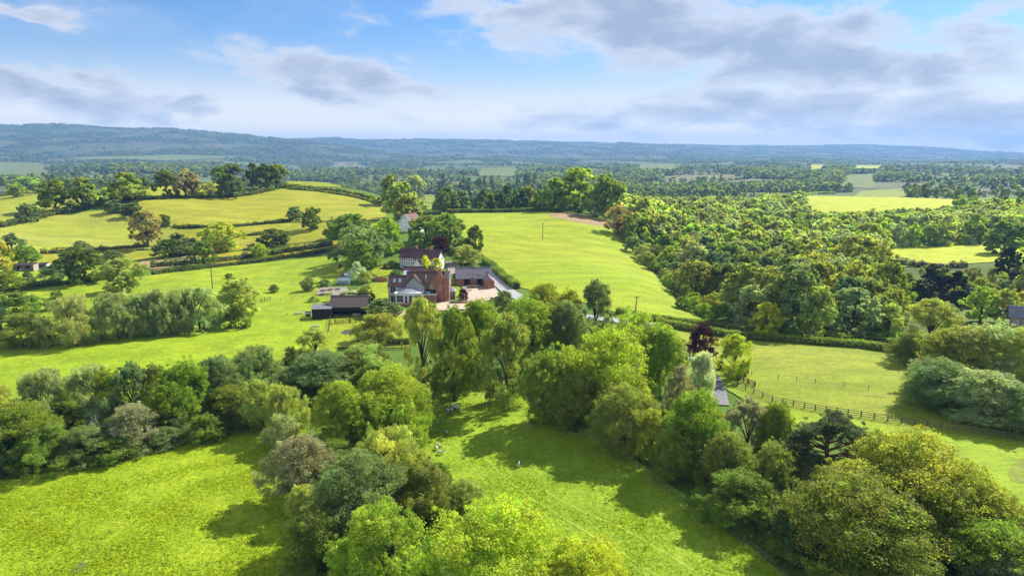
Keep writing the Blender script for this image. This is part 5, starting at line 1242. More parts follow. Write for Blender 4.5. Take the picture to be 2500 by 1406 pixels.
# bay on the right side
MB().box(18.87, 20.4, 4.6, 7.6, -.3, .6).build('bay_plinth', M['brick'], H); MB().box(18.87, 20.3, 4.7, 7.5, .6, 2.4).build('bay_inside', M['glass'], H)
for (xa, ya) in ((20.3, 4.65), (20.3, 6.1), (20.3, 7.55), (19.4, 4.65)): MB().box(xa - .09, xa + .09, ya - .09, ya + .09, .6, 2.4).build('bay_post', M['white'], H)
by = MB(); by.box(18.87, 20.5, 4.5, 7.7, 2.4, 2.65); by.build('bay_cornice', M['white'], H)
by = MB(); by.add([(18.9, 4.6, 2.65), (20.4, 4.6, 2.65), (20.4, 7.6, 2.65), (18.9, 7.6, 2.65), (18.9, 5.6, 3.5), (19.2, 5.8, 3.5), (19.2, 6.4, 3.5), (18.9, 6.6, 3.5)], [(0, 1, 5, 4), (1, 2, 6, 5), (2, 3, 7, 6), (4, 5, 6, 7)]); by.build('bay_roof', M['glass_pale'], H)
# garden steps and a low terrace wall
gw = house('brick_wall', 'low brick garden wall with a stone-topped pier in front of the orangery', 'wall', HX + 2.0, HD - 6.6)
MB().box(0, 1.6, 0, .3, -.2, .8).build('wall_run', M['brick'], gw); MB().box(2.9, 5.5, 0, .3, -.2, .8).build('wall_run', M['brick'], gw)
for xa in (1.6, 2.5): p = MB().box(xa, xa + .45, -.08, .38, -.2, 1.15).build('pier', M['brick'], gw); MB().box(xa - .05, xa + .5, -.13, .43, 1.15, 1.25).build('pier_cap', M['pale_wood'], p)
for i in range(4): MB().box(2.07, 2.48, -.3 - i * .35, .05 - i * .35 - .003, -.25, .16 - i * .1 + .2).build('step', M['brick'], gw)

# --- timber-framed house
TD = 269.0; TX = px_x(977, TD); TW, TH_, TL, TR_ = 6.6, 4.65, 16.2, 7.55
Tm = house('timber_framed_house', 'black and white timber-framed house with plum tiled roof and white gable', 'house', TX, TD, R(-17))
MB().box(0, TL, 0, TW, -.3, TH_).build('wall', M['render_white'], Tm)
gg2 = MB(); gg2.yz([(0, TH_), (TW, TH_), (TW / 2, TR_ - .15)], TL - .3, TL); gg2.yz([(0, TH_), (TW, TH_), (TW / 2, TR_ - .15)], 0, .3); gg2.build('gable', M['render_white'], Tm)
gable_roof(Tm, 0, TL, 0, TW, TH_, TR_, 'plum', .4, .14)
for i in range(11): xa = i * .98; MB().box(xa - .02 if i else 0, xa + .15, -.07, -.003, -.1, TH_ - .06).build('timber_post', M['black_timber'], Tm)
for z in (.0, 1.15, 2.3, 3.45, 4.4): MB().box(.0, 10.2 if z > 2 else 2.2, -.055, -.004, z, z + .14).build('timber_rail', M['black_timber'], Tm)
MB().box(10.9, TL, -.05, -.004, 2.35, 2.5).build('timber_rail', M['black_timber'], Tm)
for (xa, z) in ((1.25, 3.6), (6.1, 3.6), (13.0, 3.35)): window(Tm, xa - .1, xa + .75, z - .1, z + .85, 0 - .07, 2, 2, fw=.07)
# gablet with a small roof over the porch
gp = MB(); gp.xz([(6.4, 2.0), (9.8, 2.0), (8.1, 4.35)], -1.4, -.08); gp.build('porch_gable', M['render_white'], Tm)
pg = MB(); pg.slab((6.2, 0.1, 1.75), (6.2, -1.6, 1.75), (8.1, -1.6, 4.45), (8.1, .1, 4.45), .1); pg.slab((10.0, -1.6, 1.75), (10.0, .1, 1.75), (8.1, .1, 4.45), (8.1, -1.6, 4.45), .1); pg.build('porch_roof', M['plum'], Tm)
MB().box(6.45, 9.75, -1.38, -.08, -.3, 2.0).build('porch_wall', M['render_white'], Tm)
for (ya, z, a_) in ((1.6, 3.4, 1), (3.9, 3.5, 1), (3.9, .9, 1), (1.6, 1.0, 0)):
    if a_: window(Tm, ya, ya + .85, z, z + 1.05, TL, 2, 2, fw=.07, axis='y', frame='pale_wood')
stack(Tm, 5.0, 5.9, 3.4, 4.3, 6.3, 8.5, 2); stack(Tm, 11.6, 12.5, 3.0, 3.9, 6.6, 8.5, 2)
# --- low range between the houses
LD = 250.0; Lr = house('low_range', 'long low outbuilding with plum tiled roof between the two houses', 'outbuilding', px_x(984, LD), LD, R(-2))
MB().box(0, 8.0, 0, 5.0, -.3, 2.2).build('wall', M['brick'], Lr); q = MB(); q.yz([(0, 2.2), (5, 2.2), (2.5, 4.15)], 7.7, 8.0); q.yz([(0, 2.2), (5, 2.2), (2.5, 4.15)], 0, .3); q.build('gable', M['brick'], Lr)
gable_roof(Lr, 0, 8.0, 0, 5.0, 2.2, 4.2, 'plum', .25); MB().box(3.2, 4.2, -.05, -.003, 0, 2.0).build('door', M['dark_wood'], Lr)
ct = house('garden_store', 'small pinkish cottage wing glimpsed between the two golden trees', 'outbuilding', px_x(1046, 255), 255, R(-10))
MB().box(0, 2.8, 0, 3, -.3, 2.6).build('wall', M['brick_pink'], ct); gable_roof(ct, 0, 2.8, 0, 3, 2.6, 3.7, 'pinktile', .2); MB().box(1.0, 1.9, -.05, -.003, 0, 1.95).build('door', M['white'], ct)

# --- stable with projecting gabled wing
SD = 236.0; Sb = house('stable', 'red brick stable with grey slate roof, two dark doorways and a small gabled wing', 'stable', px_x(1115, SD), SD, R(7))
sl, sw, se, sr = 12.4, 6.3, 3.0, 6.15
def cut_wall(mb, x0, x1, y0, y1, z0, z1, holes):
    """wall with rectangular door or window openings"""
    xs = x0
    for (a, b_, c0, c1) in sorted(holes):
        if a > xs: mb.box(xs, a, y0, y1, z0, z1)
        if c0 > z0: mb.box(a, b_, y0, y1, z0, c0)
        if c1 < z1: mb.box(a, b_, y0, y1, c1, z1)
        xs = b_
    if xs < x1: mb.box(xs, x1, y0, y1, z0, z1)
    return mb
wl = cut_wall(MB(), 0, sl, 0, .35, -.4, se, [(2.6, 4.1, .0, 2.5), (7.2, 8.6, .0, 2.5)]); wl.build('front_wall', M['brick'], Sb)
q = MB(); q.yz([(.35, -.4), (sw, -.4), (sw, se), (sw / 2, sr - .2), (.35, se + .2)], 0, .35); q.yz([(.35, -.4), (sw, -.4), (sw, se), (sw / 2, sr - .2), (.35, se + .2)], sl - .35, sl); q.box(.35, sl - .35, sw - .35, sw, -.4, se); q.build('end_wall', M['brick'], Sb)
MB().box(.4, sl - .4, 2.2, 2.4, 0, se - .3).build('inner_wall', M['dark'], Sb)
gable_roof(Sb, 0, sl, 0, sw, se, sr, 'slate', .3)
for xa in (4.1, 8.6): MB().box(xa, xa + .7, -.06, -.003, .05, 2.45).build('stable_door', M['dark_wood'], Sb)
wx0, wx1, wy = 9.35, 12.6, -7.2
q = MB(); q.xz([(wx0, -.5), (wx1, -.5), (wx1, 2.9), ((wx0 + wx1) / 2, 4.35), (wx0, 2.9)], wy, wy + .3); q.box(wx0, wx0 + .3, wy + .3, -.02, -.5, 2.9); q.box(wx1 - .3, wx1, wy + .3, -.02, -.5, 2.9); q.build('wing_wall', M['brick'], Sb)
gable_roof(Sb, wx0, wx1, wy, .6, 2.9, 4.4, 'slate', .22, .12, 'y', 'wing_roof')
o = MB().tube([((wx0 + wx1) / 2, -1.2, 4.2), ((wx0 + wx1) / 2, -1.2, 5.1)], [.16, .16], 8).build('flue', M['dark'], Sb)
MB().box(wx0 + .1, wx1 - .1, wy - .05, wy - .003, 2.55, 2.68).build('timber_band', M['dark_wood'], Sb)
sw_ = house('stone_wall', 'low stone retaining wall with dark rails in front of the stable', 'wall', px_x(1140, 231.5), 231.5, R(4))
MB().box(0, 6.6, 0, .4, -.4, 1.0).build('stonework', M['stone'], sw_); MB().box(-.3, 6.65, -.06, .46, 1.0, 1.1).build('coping', M['stone'], sw_)
for i in range(5): MB().box(.1 + i * 1.5, .2 + i * 1.5, .15, .25, 1.1, 2.1).build('rail_post', M['black_timber'], sw_)
for z in (1.55, 2.05): MB().box(0, 6.3, .17, .23, z, z + .06).build('rail', M['black_timber'], sw_)

# --- black barn
BD = 188.0; Bn = house('barn', 'open-fronted black barn with mottled pinkish brown tile roof', 'barn', px_x(808, BD), BD, R(3))
bl, bw_, be, br_ = 10.1, 5.4, 3.35, 5.75
q = MB(); q.box(0, .15, 0, bw_, -.3, be); q.box(bl - .15, bl, 0, bw_, -.3, be); q.box(.15, bl - .15, bw_ - .15, bw_, -.3, be); q.yz([(0, be), (bw_, be), (bw_ / 2, br_ - .2)], 0, .15); q.yz([(0, be), (bw_, be), (bw_ / 2, br_ - .2)], bl - .15, bl); q.build('wall', M['barn_board'], Bn)
MB().box(.15, bl - .15, 0, .18, 2.0, be).build('front_boarding', M['barn_board'], Bn)
gable_roof(Bn, 0, bl, 0, bw_, be, br_, 'barntile', .35)
for xa in (.2, 2.6, 5.1, 7.6, bl - .4): MB().box(xa, xa + .2, .02, .22, -.2, 2.0).build('post', M['black_timber'], Bn)
MB().box(.4, 2.0, .3, .5, -.2, .75).build('low_wall', M['brick'], Bn); MB().box(2.0, bl - .3, .4, .5, -.1, .35).build('kick_board', M['old_wood'], Bn)
MB().box(5.9, 8.2, .8, 1.9, -.1, .9).build('manger', M['pale_wood'], Bn)
Bl = house('lean_to_shed', 'low black boarded shed with grey felt roof joined to the left of the barn', 'shed', px_x(762, 185.5), 185.5, R(8))
q = MB(); q.yz([(0, -.3), (4.3, -.3), (4.3, 3.45), (0, 3.0)], 0, 5.35); q.build('wall', M['barn_board'], Bl)
MB().slab((-.15, -.25, 3.0), (5.4, -.25, 3.0), (5.4, 4.5, 3.52), (-.15, 4.5, 3.52), -.1).build('roof', M['felt'], Bl); MB().box(-.17, 5.38, -.3, -.25, 2.86, 3.06).build('fascia', M['dark_wood'], Bl)
Hc = house('coop', 'tiny grey-roofed hen coop against the left end of the black shed', 'coop', px_x(746, 189), 189, R(10))
MB().box(0, 1.4, 0, 1.4, -.1, 1.0).build('wall', M['dark_wood'], Hc); gable_roof(Hc, 0, 1.4, 0, 1.4, 1.0, 1.5, 'felt', .12)

# --- glasshouse and blue shed
def glasshouse(label, px, py, wd, dp, eh, rh, n, rz):
    b = ground_at(px, py); r_ = house('glasshouse', label, 'glasshouse', b.x, b.y, rz)
    MB().box(0, wd, 0, dp, -.2, .35).build('base', M['brick'], r_)
    MB().box(.05, wd - .05, .05, dp - .05, .35, eh).build('glazed_side', M['glass_pale'], r_)
    gr = MB(); s = (rh - eh) / (dp / 2); gr.slab((0, 0, eh), (wd, 0, eh), (wd, dp / 2, rh), (0, dp / 2, rh), .04); gr.slab((wd, dp, eh), (0, dp, eh), (0, dp / 2, rh), (wd, dp / 2, rh), .04); gr.build('glazed_roof', M['glass_pale'], r_)
    q = MB(); q.yz([(.05, eh), (dp - .05, eh), (dp / 2, rh - .08)], wd - .08, wd - .04); q.yz([(.05, eh), (dp - .05, eh), (dp / 2, rh - .08)], .04, .08); q.build('gable_glass', M['glass_pale'], r_)
    for i in range(n + 1):
        xa = wd * i / n; MB().beam((xa, -.02, .35), (xa, -.02, eh), .05).build('glazing_bar', M['alu'], r_); MB().beam((xa, 0, eh + .03), (xa, dp / 2, rh + .03), .05).build('glazing_bar', M['alu'], r_)
    MB().beam((0, dp / 2, rh + .04), (wd, dp / 2, rh + .04), .09).build('ridge', M['alu'], r_); return r_
glasshouse('aluminium glasshouse with blue-grey panes behind the kitchen garden', 824, 696, 4.1, 2.6, 1.55, 2.5, 6, R(-2))
b = ground_at(841, 681); bs_ = house('blue_shed', 'small blue-grey painted shed behind the glasshouse', 'shed', b.x, b.y, R(-4))
MB().box(0, 2.3, 0, 2.2, -.2, 1.5).build('wall', M['blue_paint'], bs_); gable_roof(bs_, 0, 2.3, 0, 2.2, 1.5, 2.2, 'lead', .15); MB().box(1.5, 2.1, -.04, -.003, 0, 1.35).build('door', M['blue_paint'], bs_)
# --- raised beds of the kitchen garden
def bed(label, px, py, wd, dp, planted):
    b = ground_at(px, py); r_ = empty('raised_bed', (b.x, b.y, b.z), R(-3)); tag(r_, label, 'raised bed', 'raised beds in the kitchen garden')
    for (x0, x1, y0, y1) in ((0, wd, 0, .1), (0, wd, dp - .1, dp), (0, .1, .1, dp - .1), (wd - .1, wd, .1, dp - .1)): MB().box(x0, x1, y0, y1, -.05, .42).build('board', M['old_wood'], r_)
    MB().box(.1, wd - .1, .1, dp - .1, -.05, .36).build('soil', M['soil'], r_)
    if planted:
        n = 420; p = np.stack([rng.uniform(.15, wd - .15, n), rng.uniform(.15, dp - .15, n), .36 + rng.random(n) ** 1.5 * .55], -1); a = unit(rng.normal(size=(n, 3))) * .16; c_ = unit(rng.normal(size=(n, 3))) * .12
        V = np.stack([p - a, p - c_, p + a, p + c_], 1).reshape(-1, 3); t_ = np.repeat(rng.uniform(.7, 1.4, (n, 1)) * np.ones((1, 3)), 4, 0)
        o = obj('crop', mesh_np('bed_crop', V, np.arange(4 * n).reshape(-1, 4), tint=t_), M['leaf'], r_); o.color = (*C[planted], 1); o['kind'] = 'stuff'
for a_ in [('empty dark-soiled raised bed at the far left of the kitchen garden', 778, 714, 2.0, 3.0, None), ('empty dark-soiled raised bed at the near left of the kitchen garden', 777, 722, 2.0, 2.4, None),
           ('raised bed of pale leaves, second from the left in the kitchen garden', 795, 722, 1.9, 2.6, 'pale'), ('empty raised bed behind the pale-leaved bed', 796, 712, 1.8, 3.0, None),
           ('raised bed of dark green leaves in the middle of the kitchen garden', 829, 722, 1.9, 3.2, 'green'), ('empty raised bed behind the dark-leaved bed', 815, 710, 1.8, 2.6, None),
           ('raised bed of silvery leaves at the right of the kitchen garden', 850, 718, 2.6, 3.4, 'silver'), ('raised bed of olive leaves beside the kitchen garden lawn', 872, 720, 2.4, 3.6, 'pale')]: bed(*a_)
# --- far cottage, left stable, right-hand house, yard shelter
cx = px_x(974, 340); ck = house('cottage', 'cottage with white gable and pinkish roof among trees behind the houses', 'house', cx, 340.0, R(-24))
MB().box(0, 8.5, 0, 8.5, -.5, 4.6).build('wall', M['render_white'], ck); q = MB(); q.xz([(0, 4.6), (8.5, 4.6), (4.25, 8.6)], 0, .3); q.build('gable', M['render_white'], ck)
gable_roof(ck, 0, 8.5, 0, 9.5, 4.6, 8.75, 'pinktile', .4, .15, 'y'); bb = MB(); bb.beam((-.5, -.42, 4.15), (4.25, -.42, 8.78), .1, .32); bb.beam((9.0, -.42, 4.15), (4.25, -.42, 8.78), .1, .32); bb.build('bargeboard', M['white'], ck)
window(ck, 3.9, 4.6, 6.6, 7.3, 0, 1, 1); MB().box(8.5, 11.5, 1, 5, -.5, 4.0).build('side_wing', M['render_white'], ck); MB().box(8.4, 11.7, .8, 5.2, 4.0, 4.2).build('flat_roof', M['lead'], ck)
b = ground_at(37, 663); ls_ = house('field_stable', 'small brown open stable with two dark doorways under the dark tree', 'stable', b.x, b.y, R(6))
cut_wall(MB(), 0, 6.9, 0, .2, -.2, 2.4, [(.9, 2.4, 0, 2.1), (3.9, 5.5, 0, 2.1)]).build('front_wall', M['old_wood'], ls_)
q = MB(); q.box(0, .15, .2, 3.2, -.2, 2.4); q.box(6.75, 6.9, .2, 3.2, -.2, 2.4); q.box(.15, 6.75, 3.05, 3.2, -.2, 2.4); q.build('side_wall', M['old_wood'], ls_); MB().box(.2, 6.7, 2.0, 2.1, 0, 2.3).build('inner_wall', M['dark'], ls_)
MB().slab((-.2, -.5, 2.45), (7.1, -.5, 2.45), (7.1, 3.4, 2.9), (-.2, 3.4, 2.9), -.1).build('roof', M['dark_wood'], ls_); MB().box(6.9, 7.02, -.3, 3.2, .0, 2.7).build('pale_end', M['pale_wood'], ls_)
MB().box(1.2, 1.9, .9, 1.5, -.1, 1.1).build('pale_bin', M['white'], ls_)
b = ground_at(94, 656); l2 = house('field_shed', 'small timber shed with a white end right of the open stable', 'shed', b.x, b.y, R(6))
MB().box(0, 2.6, 0, 2.4, -.2, 1.8).build('wall', M['old_wood'], l2); MB().box(2.6, 3.3, .0, 2.4, -.2, 1.9).build('white_end', M['white'], l2); MB().slab((-.1, -.2, 1.8), (3.4, -.2, 1.8), (3.4, 2.6, 2.1), (-.1, 2.6, 2.1), -.08).build('roof', M['dark_wood'], l2)
b = ground_at(2474, 800); rh = house('roadside_house', 'house with dark slate roof and pale wall at the right picture edge', 'house', b.x, b.y + 2, R(-28))
MB().box(0, 12, 0, 6, -1, 3.4).build('wall', M['stone'], rh); gable_roof(rh, 0, 12, 0, 6, 3.4, 6.0, 'felt', .3); window(rh, 1.2, 2.2, 1.0, 2.2, 0, 2, 2); window(rh, 4.2, 5.2, 1.0, 2.2, 0, 2, 2)
patch('lane_end', 'tarmac', [(2462, 782), (2474, 780), (2530, 812), (2530, 826), (2490, 806)], .16)
b = ground_at(1196, 748); ys = house('log_shelter', 'small dark gabled shelter at the near edge of the gravel yard', 'shed', b.x, b.y, R(-18))
MB().box(0, 2.6, 0, 2.2, -.2, 1.5).build('wall', M['dark_wood'], ys); gable_roof(ys, 0, 2.6, 0, 2.2, 1.5, 2.5, 'felt', .2)
b = ground_at(907, 690); rb = house('garden_wall', 'old red brick garden wall behind the lawn left of the farmhouse', 'wall', b.x, b.y, R(1))
MB().box(0, 5.6, 0, .35, -.3, 1.7).build('brickwork', M['brick'], rb); MB().box(-.05, 5.65, -.05, .4, 1.7, 1.8).build('coping', M['brick'], rb)
b = ground_at(1097, 742); rb = house('terrace_wall', 'low brick terrace wall right of the chimney wing', 'wall', b.x, b.y, R(2))
MB().box(0, 5.2, 0, .35, -.3, .8).build('brickwork', M['brick'], rb); MB().box(-.05, 5.25, -.05, .4, .8, .88).build('coping', M['pale_wood'], rb)
# ------------------------------------------------------------------ fences, gates, poles
_unit = {}
def bar(name, mat, parent, p, q, wd, ht=None):
    return MB().beam(p, q, wd, ht).build(name, M[mat], parent)
def rail_fence(label, pxs, step=2.0, h_=1.25, rails=3, mat='post', name='fence', cat='fence'):
    P = [ground_at(*p) for p in pxs]; Q = []
    for i in range(len(P) - 1):
        n = max(1, round((P[i + 1] - P[i]).length / step)); Q += [P[i].lerp(P[i + 1], k_ / n) for k_ in range(n)]
    Q.append(P[-1]); root = empty(name, tuple(Q[0])); tag(root, label, cat); o0 = Q[0].copy()
    key = ('post', mat, h_)
    if key not in _unit: _unit[key] = MB().box(-.075, .075, -.075, .075, -.3, h_ + .1).mesh('post', M[mat])
    L = []
    for q in Q:
        q = Vector((q.x, q.y, hz(q.x, q.y))) - o0; L.append(q); p = obj('post', _unit[key], None, root); p.location = q; p.rotation_euler = (rng.normal(0, .02), rng.normal(0, .02), 0)
    for i in range(len(L) - 1):
        for j in range(rails):
            z = h_ * (j + .85) / rails + .06; off = Vector((0, -.09, z)); bar('rail', mat, root, L[i] + off, L[i + 1] + off + Vector((0, 0, rng.normal(0, .02))), .04, .085)
    return root
def wire_fence(label, pxs, step=4.5, h_=1.15, mat='post', wires=3, name='wire_fence'):
    P = [ground_at(*p) for p in pxs]; Q = []
    for i in range(len(P) - 1):
        n = max(1, round((P[i + 1] - P[i]).length / step)); Q += [P[i].lerp(P[i + 1], k_ / n) for k_ in range(n)]
    Q.append(P[-1]); root = empty(name, tuple(Q[0])); tag(root, label, 'fence'); o0 = Q[0].copy()
    me = MB().tube([(0, 0, -.3), (0, 0, h_ + .15)], [.06, .055], 7).mesh('post', M[mat]); L = []
    for q in Q:
        q = Vector((q.x, q.y, hz(q.x, q.y))) - o0; L.append(q); p = obj('post', me, None, root); p.location = q; p.rotation_euler = (rng.normal(0, .03), rng.normal(0, .03), 0)
    for j in range(wires):
        z = h_ * (j + 1) / wires; MB().tube([q + Vector((0, -.07, z)) for q in L], [.011] * len(L), 4).build('wire', M['wire'], root)
    return root
def gate(label, a, b, h_=1.2, mat='post'):
    A, B_ = ground_at(*a), ground_at(*b); root = empty('gate', tuple(A)); tag(root, label, 'gate'); d = B_ - A
    for t in (0, 1): bar('gate_post', mat, root, d * t + Vector((0, 0, -.2)), d * t + Vector((0, 0, h_ + .3)), .2)
    for j in range(5): z = .2 + j * (h_ - .2) / 4; bar('bar', mat, root, d * .04 + Vector((0, 0, z)), d * .96 + Vector((0, 0, z)), .05, .08)
    for t in (.06, .5, .94): bar('stile', mat, root, d * t + Vector((0, -.04, .15)), d * t + Vector((0, -.04, h_ + .03)), .06)
    bar('brace', mat, root, d * .06 + Vector((0, -.05, .2)), d * .94 + Vector((0, -.05, h_)), .05, .07); return root
rail_fence('long dark post and rail fence across the lower right pasture', [(1800, 945), (1840, 962), (1885, 982), (1990, 1003), (2070, 1015), (2200, 1035), (2330, 1052), (2420, 1066), (2480, 1076), (2560, 1090)], 2.1, 1.15, 3, 'post')
rail_fence('post and rail fence between the drive and the lower right pasture', [(1638, 818), (1672, 845), (1705, 868), (1745, 895), (1790, 922), (1843, 944)], 2.0, 1.15, 3, 'post')
rail_fence('short post and rail fence beside the drive gate', [(1800, 930), (1842, 946)], 1.7, 1.1, 3, 'dark_wood')
gate('timber field gate beside the drive left of the copper beech', (1656, 850), (1684, 872), 1.2, 'old_wood')
rail_fence('weathered rail fence at the left edge of the near meadow', [(-40, 1182), (0, 1171), (34, 1162), (70, 1157)], 2.2, 1.1, 2, 'old_wood')
rail_fence('dark rail fence in front of the clipped hedge by the golden willow', [(900, 853), (940, 853), (1000, 852)], 2.3, 1.15, 3, 'old_wood')
rail_fence('dark post and rail fence of the little yard beside the barn', [(856, 790), (868, 789), (880, 788)], 1.5, 1.2, 3, 'black_timber')
gate('dark five-barred gate in front of the barn', (818, 792), (854, 790), 1.25, 'dark_wood')
rail_fence('pale fence running toward the camera from the barn corner', [(809, 771), (807, 783), (804, 800), (801, 818)], 2.0, 1.2, 2, 'old_wood')
wire_fence('wire fence with round posts along the right side of the sheep pasture', [(1060, 982), (1130, 985), (1240, 1006), (1330, 1020), (1400, 1052), (1480, 1092), (1560, 1150), (1640, 1208), (1720, 1260), (1815, 1330), (1870, 1375), (1930, 1440)], 4.6, 1.25)
wire_fence('thin wire fence with slender stakes across the lower right pasture', [(1835, 917), (1900, 926), (1990, 938), (2060, 946), (2120, 952)], 4.2, 1.0, 'post', 2)
wire_fence('wire fence across the orchard left of the barn', [(640, 739), (686, 735), (740, 730), (770, 728)], 4.5, 1.1)
rail_fence('short section of grey rail fence in the orchard', [(637, 738), (646, 736), (660, 735)], 1.4, 1.2, 3, 'old_wood')
rail_fence('faint rail fence in the left paddock behind the clear-trunked oak', [(155, 682), (180, 681), (205, 679)], 2.6, 1.2, 2, 'old_wood')
rail_fence('rail fence behind the right gable of the timber-framed house', [(1091, 650), (1105, 649), (1118, 648)], 1.6, 1.2, 3, 'old_wood')
def utility_pole(label, px, ybase, ytop, arm=True):
    b = ground_at(px, ybase); s = (b - Vector((0, 0, CAM_Z))).length / F; h_ = (ybase - ytop) * s; r_ = empty('utility_pole', tuple(b)); tag(r_, label, 'pole')
    MB().tube([(0, 0, -.5), (0, 0, h_ * .5), (0, 0, h_)], [.17, .15, .12], 10).build('shaft', M['pole'], r_)
    if arm:
        MB().box(-.7, .7, -.06, .06, h_ - .45, h_ - .33).build('crossarm', M['pole'], r_)
        for xa in (-.6, 0, .6): MB().tube([(xa, 0, h_ - .33), (xa, 0, h_ - .12)], [.05, .035], 7).build('insulator', M['ceramic'], r_)
    return r_, b + Vector((0, 0, h_ - .2))
_, pA = utility_pole('timber electricity pole alone in the middle of the big pasture', 1325, 586, 544)
_, pB = utility_pole('dark leaning electricity pole on the lane hedge below the big pasture', 1550, 772, 722)
_.rotation_euler = (0, R(4), 0)
_, pC = utility_pole('slim electricity pole in the orchard above the willow row', 520, 716, 646)

# ------------------------------------------------------------------ sheep
def sheep_mesh(name, graze, dark, lamb):
    """one continuous body grown over a skeleton: trunk, neck, head, four legs"""
    me = bpy.data.meshes.new(name)
    hd = (.78, 0, .22) if graze else (.80, 0, .88); nk = (.58, 0, .5) if graze else (.62, 0, .76)
    V = [(0, 0, .58), (.25, 0, .6), (.46, 0, .62), nk, hd, (hd[0] + .14, 0, hd[2] - .08), (-.25, 0, .6), (-.46, 0, .58), (-.56, 0, .5),
         (.38, .14, .42), (.39, .14, .2), (.38, .14, .0), (.38, -.14, .42), (.40, -.14, .2), (.39, -.14, .0), (-.36, .15, .42), (-.42, .15, .22), (-.38, .15, .0), (-.36, -.15, .42), (-.42, -.15, .22), (-.38, -.15, .0),
         (hd[0] - .03, .13, hd[2] + .06), (hd[0] - .03, -.13, hd[2] + .06)]
    E = [(0, 1), (1, 2), (2, 3), (3, 4), (4, 5), (0, 6), (6, 7), (7, 8), (2, 9), (9, 10), (10, 11), (2, 12), (12, 13), (13, 14), (7, 15), (15, 16), (16, 17), (7, 18), (18, 19), (19, 20), (4, 21), (4, 22)]
    fat = .8 if lamb else 1.0
    Rd = [.27 * fat, .27 * fat, .23 * fat, .13, .10, .06, .28 * fat, .24 * fat, .07, .075, .045, .04, .075, .045, .04, .08, .05, .04, .08, .05, .04, .03, .03]
    me.from_pydata(V, E, []); o = bpy.data.objects.new(name, me); COL.objects.link(o)
    sk = o.modifiers.new('skin', 'SKIN'); sk.use_smooth_shade = True
    for i, q in enumerate(me.skin_vertices[0].data): q.radius = (Rd[i], Rd[i]); q.use_root = (i == 0)
    o.modifiers.new('sub', 'SUBSURF').levels = 1
    dg = bpy.context.evaluated_depsgraph_get(); dg.update(); m2 = bpy.data.meshes.new_from_object(o.evaluated_get(dg)); bpy.data.objects.remove(o); m2.name = name
    m2.materials.clear(); m2.materials.append(M['wool']); m2.materials.append(M['wool_dark'])
    for p in m2.polygons:
        c_ = p.center
        if c_.z < .27 or (c_.x > nk[0] + .08): p.material_index = 1 if dark else 0
        if dark == 2 and (math.sin(c_.x * 9) + math.sin(c_.y * 13 + c_.z * 7)) > .9: p.material_index = 1
        p.use_smooth = True
    return m2
SM = [sheep_mesh('ewe', True, 0, False), sheep_mesh('spotted_ewe', False, 2, False), sheep_mesh('lamb', False, 1, True), sheep_mesh('grazing_lamb', True, 1, True)]
for (lb, px, py, k_, sc_, rz) in [
  ('large pale ewe grazing in the shade at the top of the sheep pasture', 1112, 1003, 0, 1.35, -25), ('black and white spotted ewe behind the large pale ewe', 1096, 1011, 1, 1.1, 20),
  ('pale lamb under the yellow-green tree at the pasture edge', 1049, 1004, 3, .85, 80), ('small lamb in the shade below the spotted ewe', 1071, 1037, 2, .8, -60),
  ('pale lamb walking near the edge of the shade', 1090, 1060, 3, .75, 130), ('upper lamb of the three beside the hedge', 1070, 1092, 3, .75, -30),
  ('middle lamb of the three beside the hedge, half hidden', 1066, 1100, 2, .75, 100), ('lowest lamb of the three beside the hedge', 1075, 1111, 2, .85, 10),
  ('lone lamb standing in the sunlit middle of the sheep pasture', 1266, 1141, 2, .85, 80)]:
    b = ground_at(px, py); o = obj('sheep', SM[k_]); o.location = (b.x, b.y, b.z + .09); o.rotation_euler = (0, 0, R(rz)); o.scale = (sc_,) * 3; tag(o, lb, 'sheep', 'sheep in the pasture')
# ------------------------------------------------------------------ picnic tables and other small things in the orchard
def picnic(label, px, py, rz):
    b = ground_at(px, py); r_ = empty('picnic_table', tuple(b), R(rz)); tag(r_, label, 'picnic table')
    for i in range(4): MB().box(-.95, .95, -.40 + i * .2, -.22 + i * .2, .72, .77).build('table_plank', M['pale_wood'], r_)
    for s in (-1, 1):
        MB().box(-.95, .95, s * .75 - .14, s * .75 + .14, .42, .47).build('bench_plank', M['pale_wood'], r_)
        for e in (-.65, .65): bar('leg', 'old_wood', r_, (e, s * .28, .72), (e, s * .66, 0.0), .09, .09)
    for e in (-.65, .65): bar('cross_rail', 'old_wood', r_, (e + .06, -.88, .38), (e + .06, .88, .38), .05, .1)
picnic('picnic table near the left end of the black shed', 729, 768, 20); picnic('picnic table nearest the fence in front of the barn', 770, 800, -25)
b = ground_at(700, 768); lg = empty('fallen_branch', tuple(b), R(-55)); tag(lg, 'pale fallen branch on the grass left of the picnic tables', 'branch')
MB().tube([(-.9, 0, .12), (-.2, .08, .16), (.5, -.05, .22), (1.0, .1, .3)], [.14, .13, .10, .06], 8).build('bough', M['pale_wood'], lg); MB().tube([(.0, .05, .18), (.4, .4, .45), (.6, .7, .6)], [.06, .04, .02], 6).build('twig', M['pale_wood'], lg)
b = ground_at(1128, 714); gs = empty('garden_bench', tuple(b), R(-20)); tag(gs, 'pale wooden bench at the edge of the round lawn by the yard', 'bench')
for i in range(3): MB().box(-.7, .7, -.2 + i * .15, -.07 + i * .15, .42, .46).build('seat_slat', M['pale_wood'], gs)
for i in range(3): MB().box(-.7, .7, .28, .32, .55 + i * .14, .65 + i * .14).build('back_slat', M['pale_wood'], gs)
for (xa, ya) in ((-.65, -.15), (.65, -.15), (-.65, .26), (.65, .26)): MB().box(xa - .04, xa + .04, ya - .03, ya + .02, 0, .42 if ya < 0 else .98).build('leg', M['pale_wood'], gs)
b = ground_at(1062, 748); up = empty('planter', tuple(b)); tag(up, 'round stone planter beside the chimney wing', 'planter')
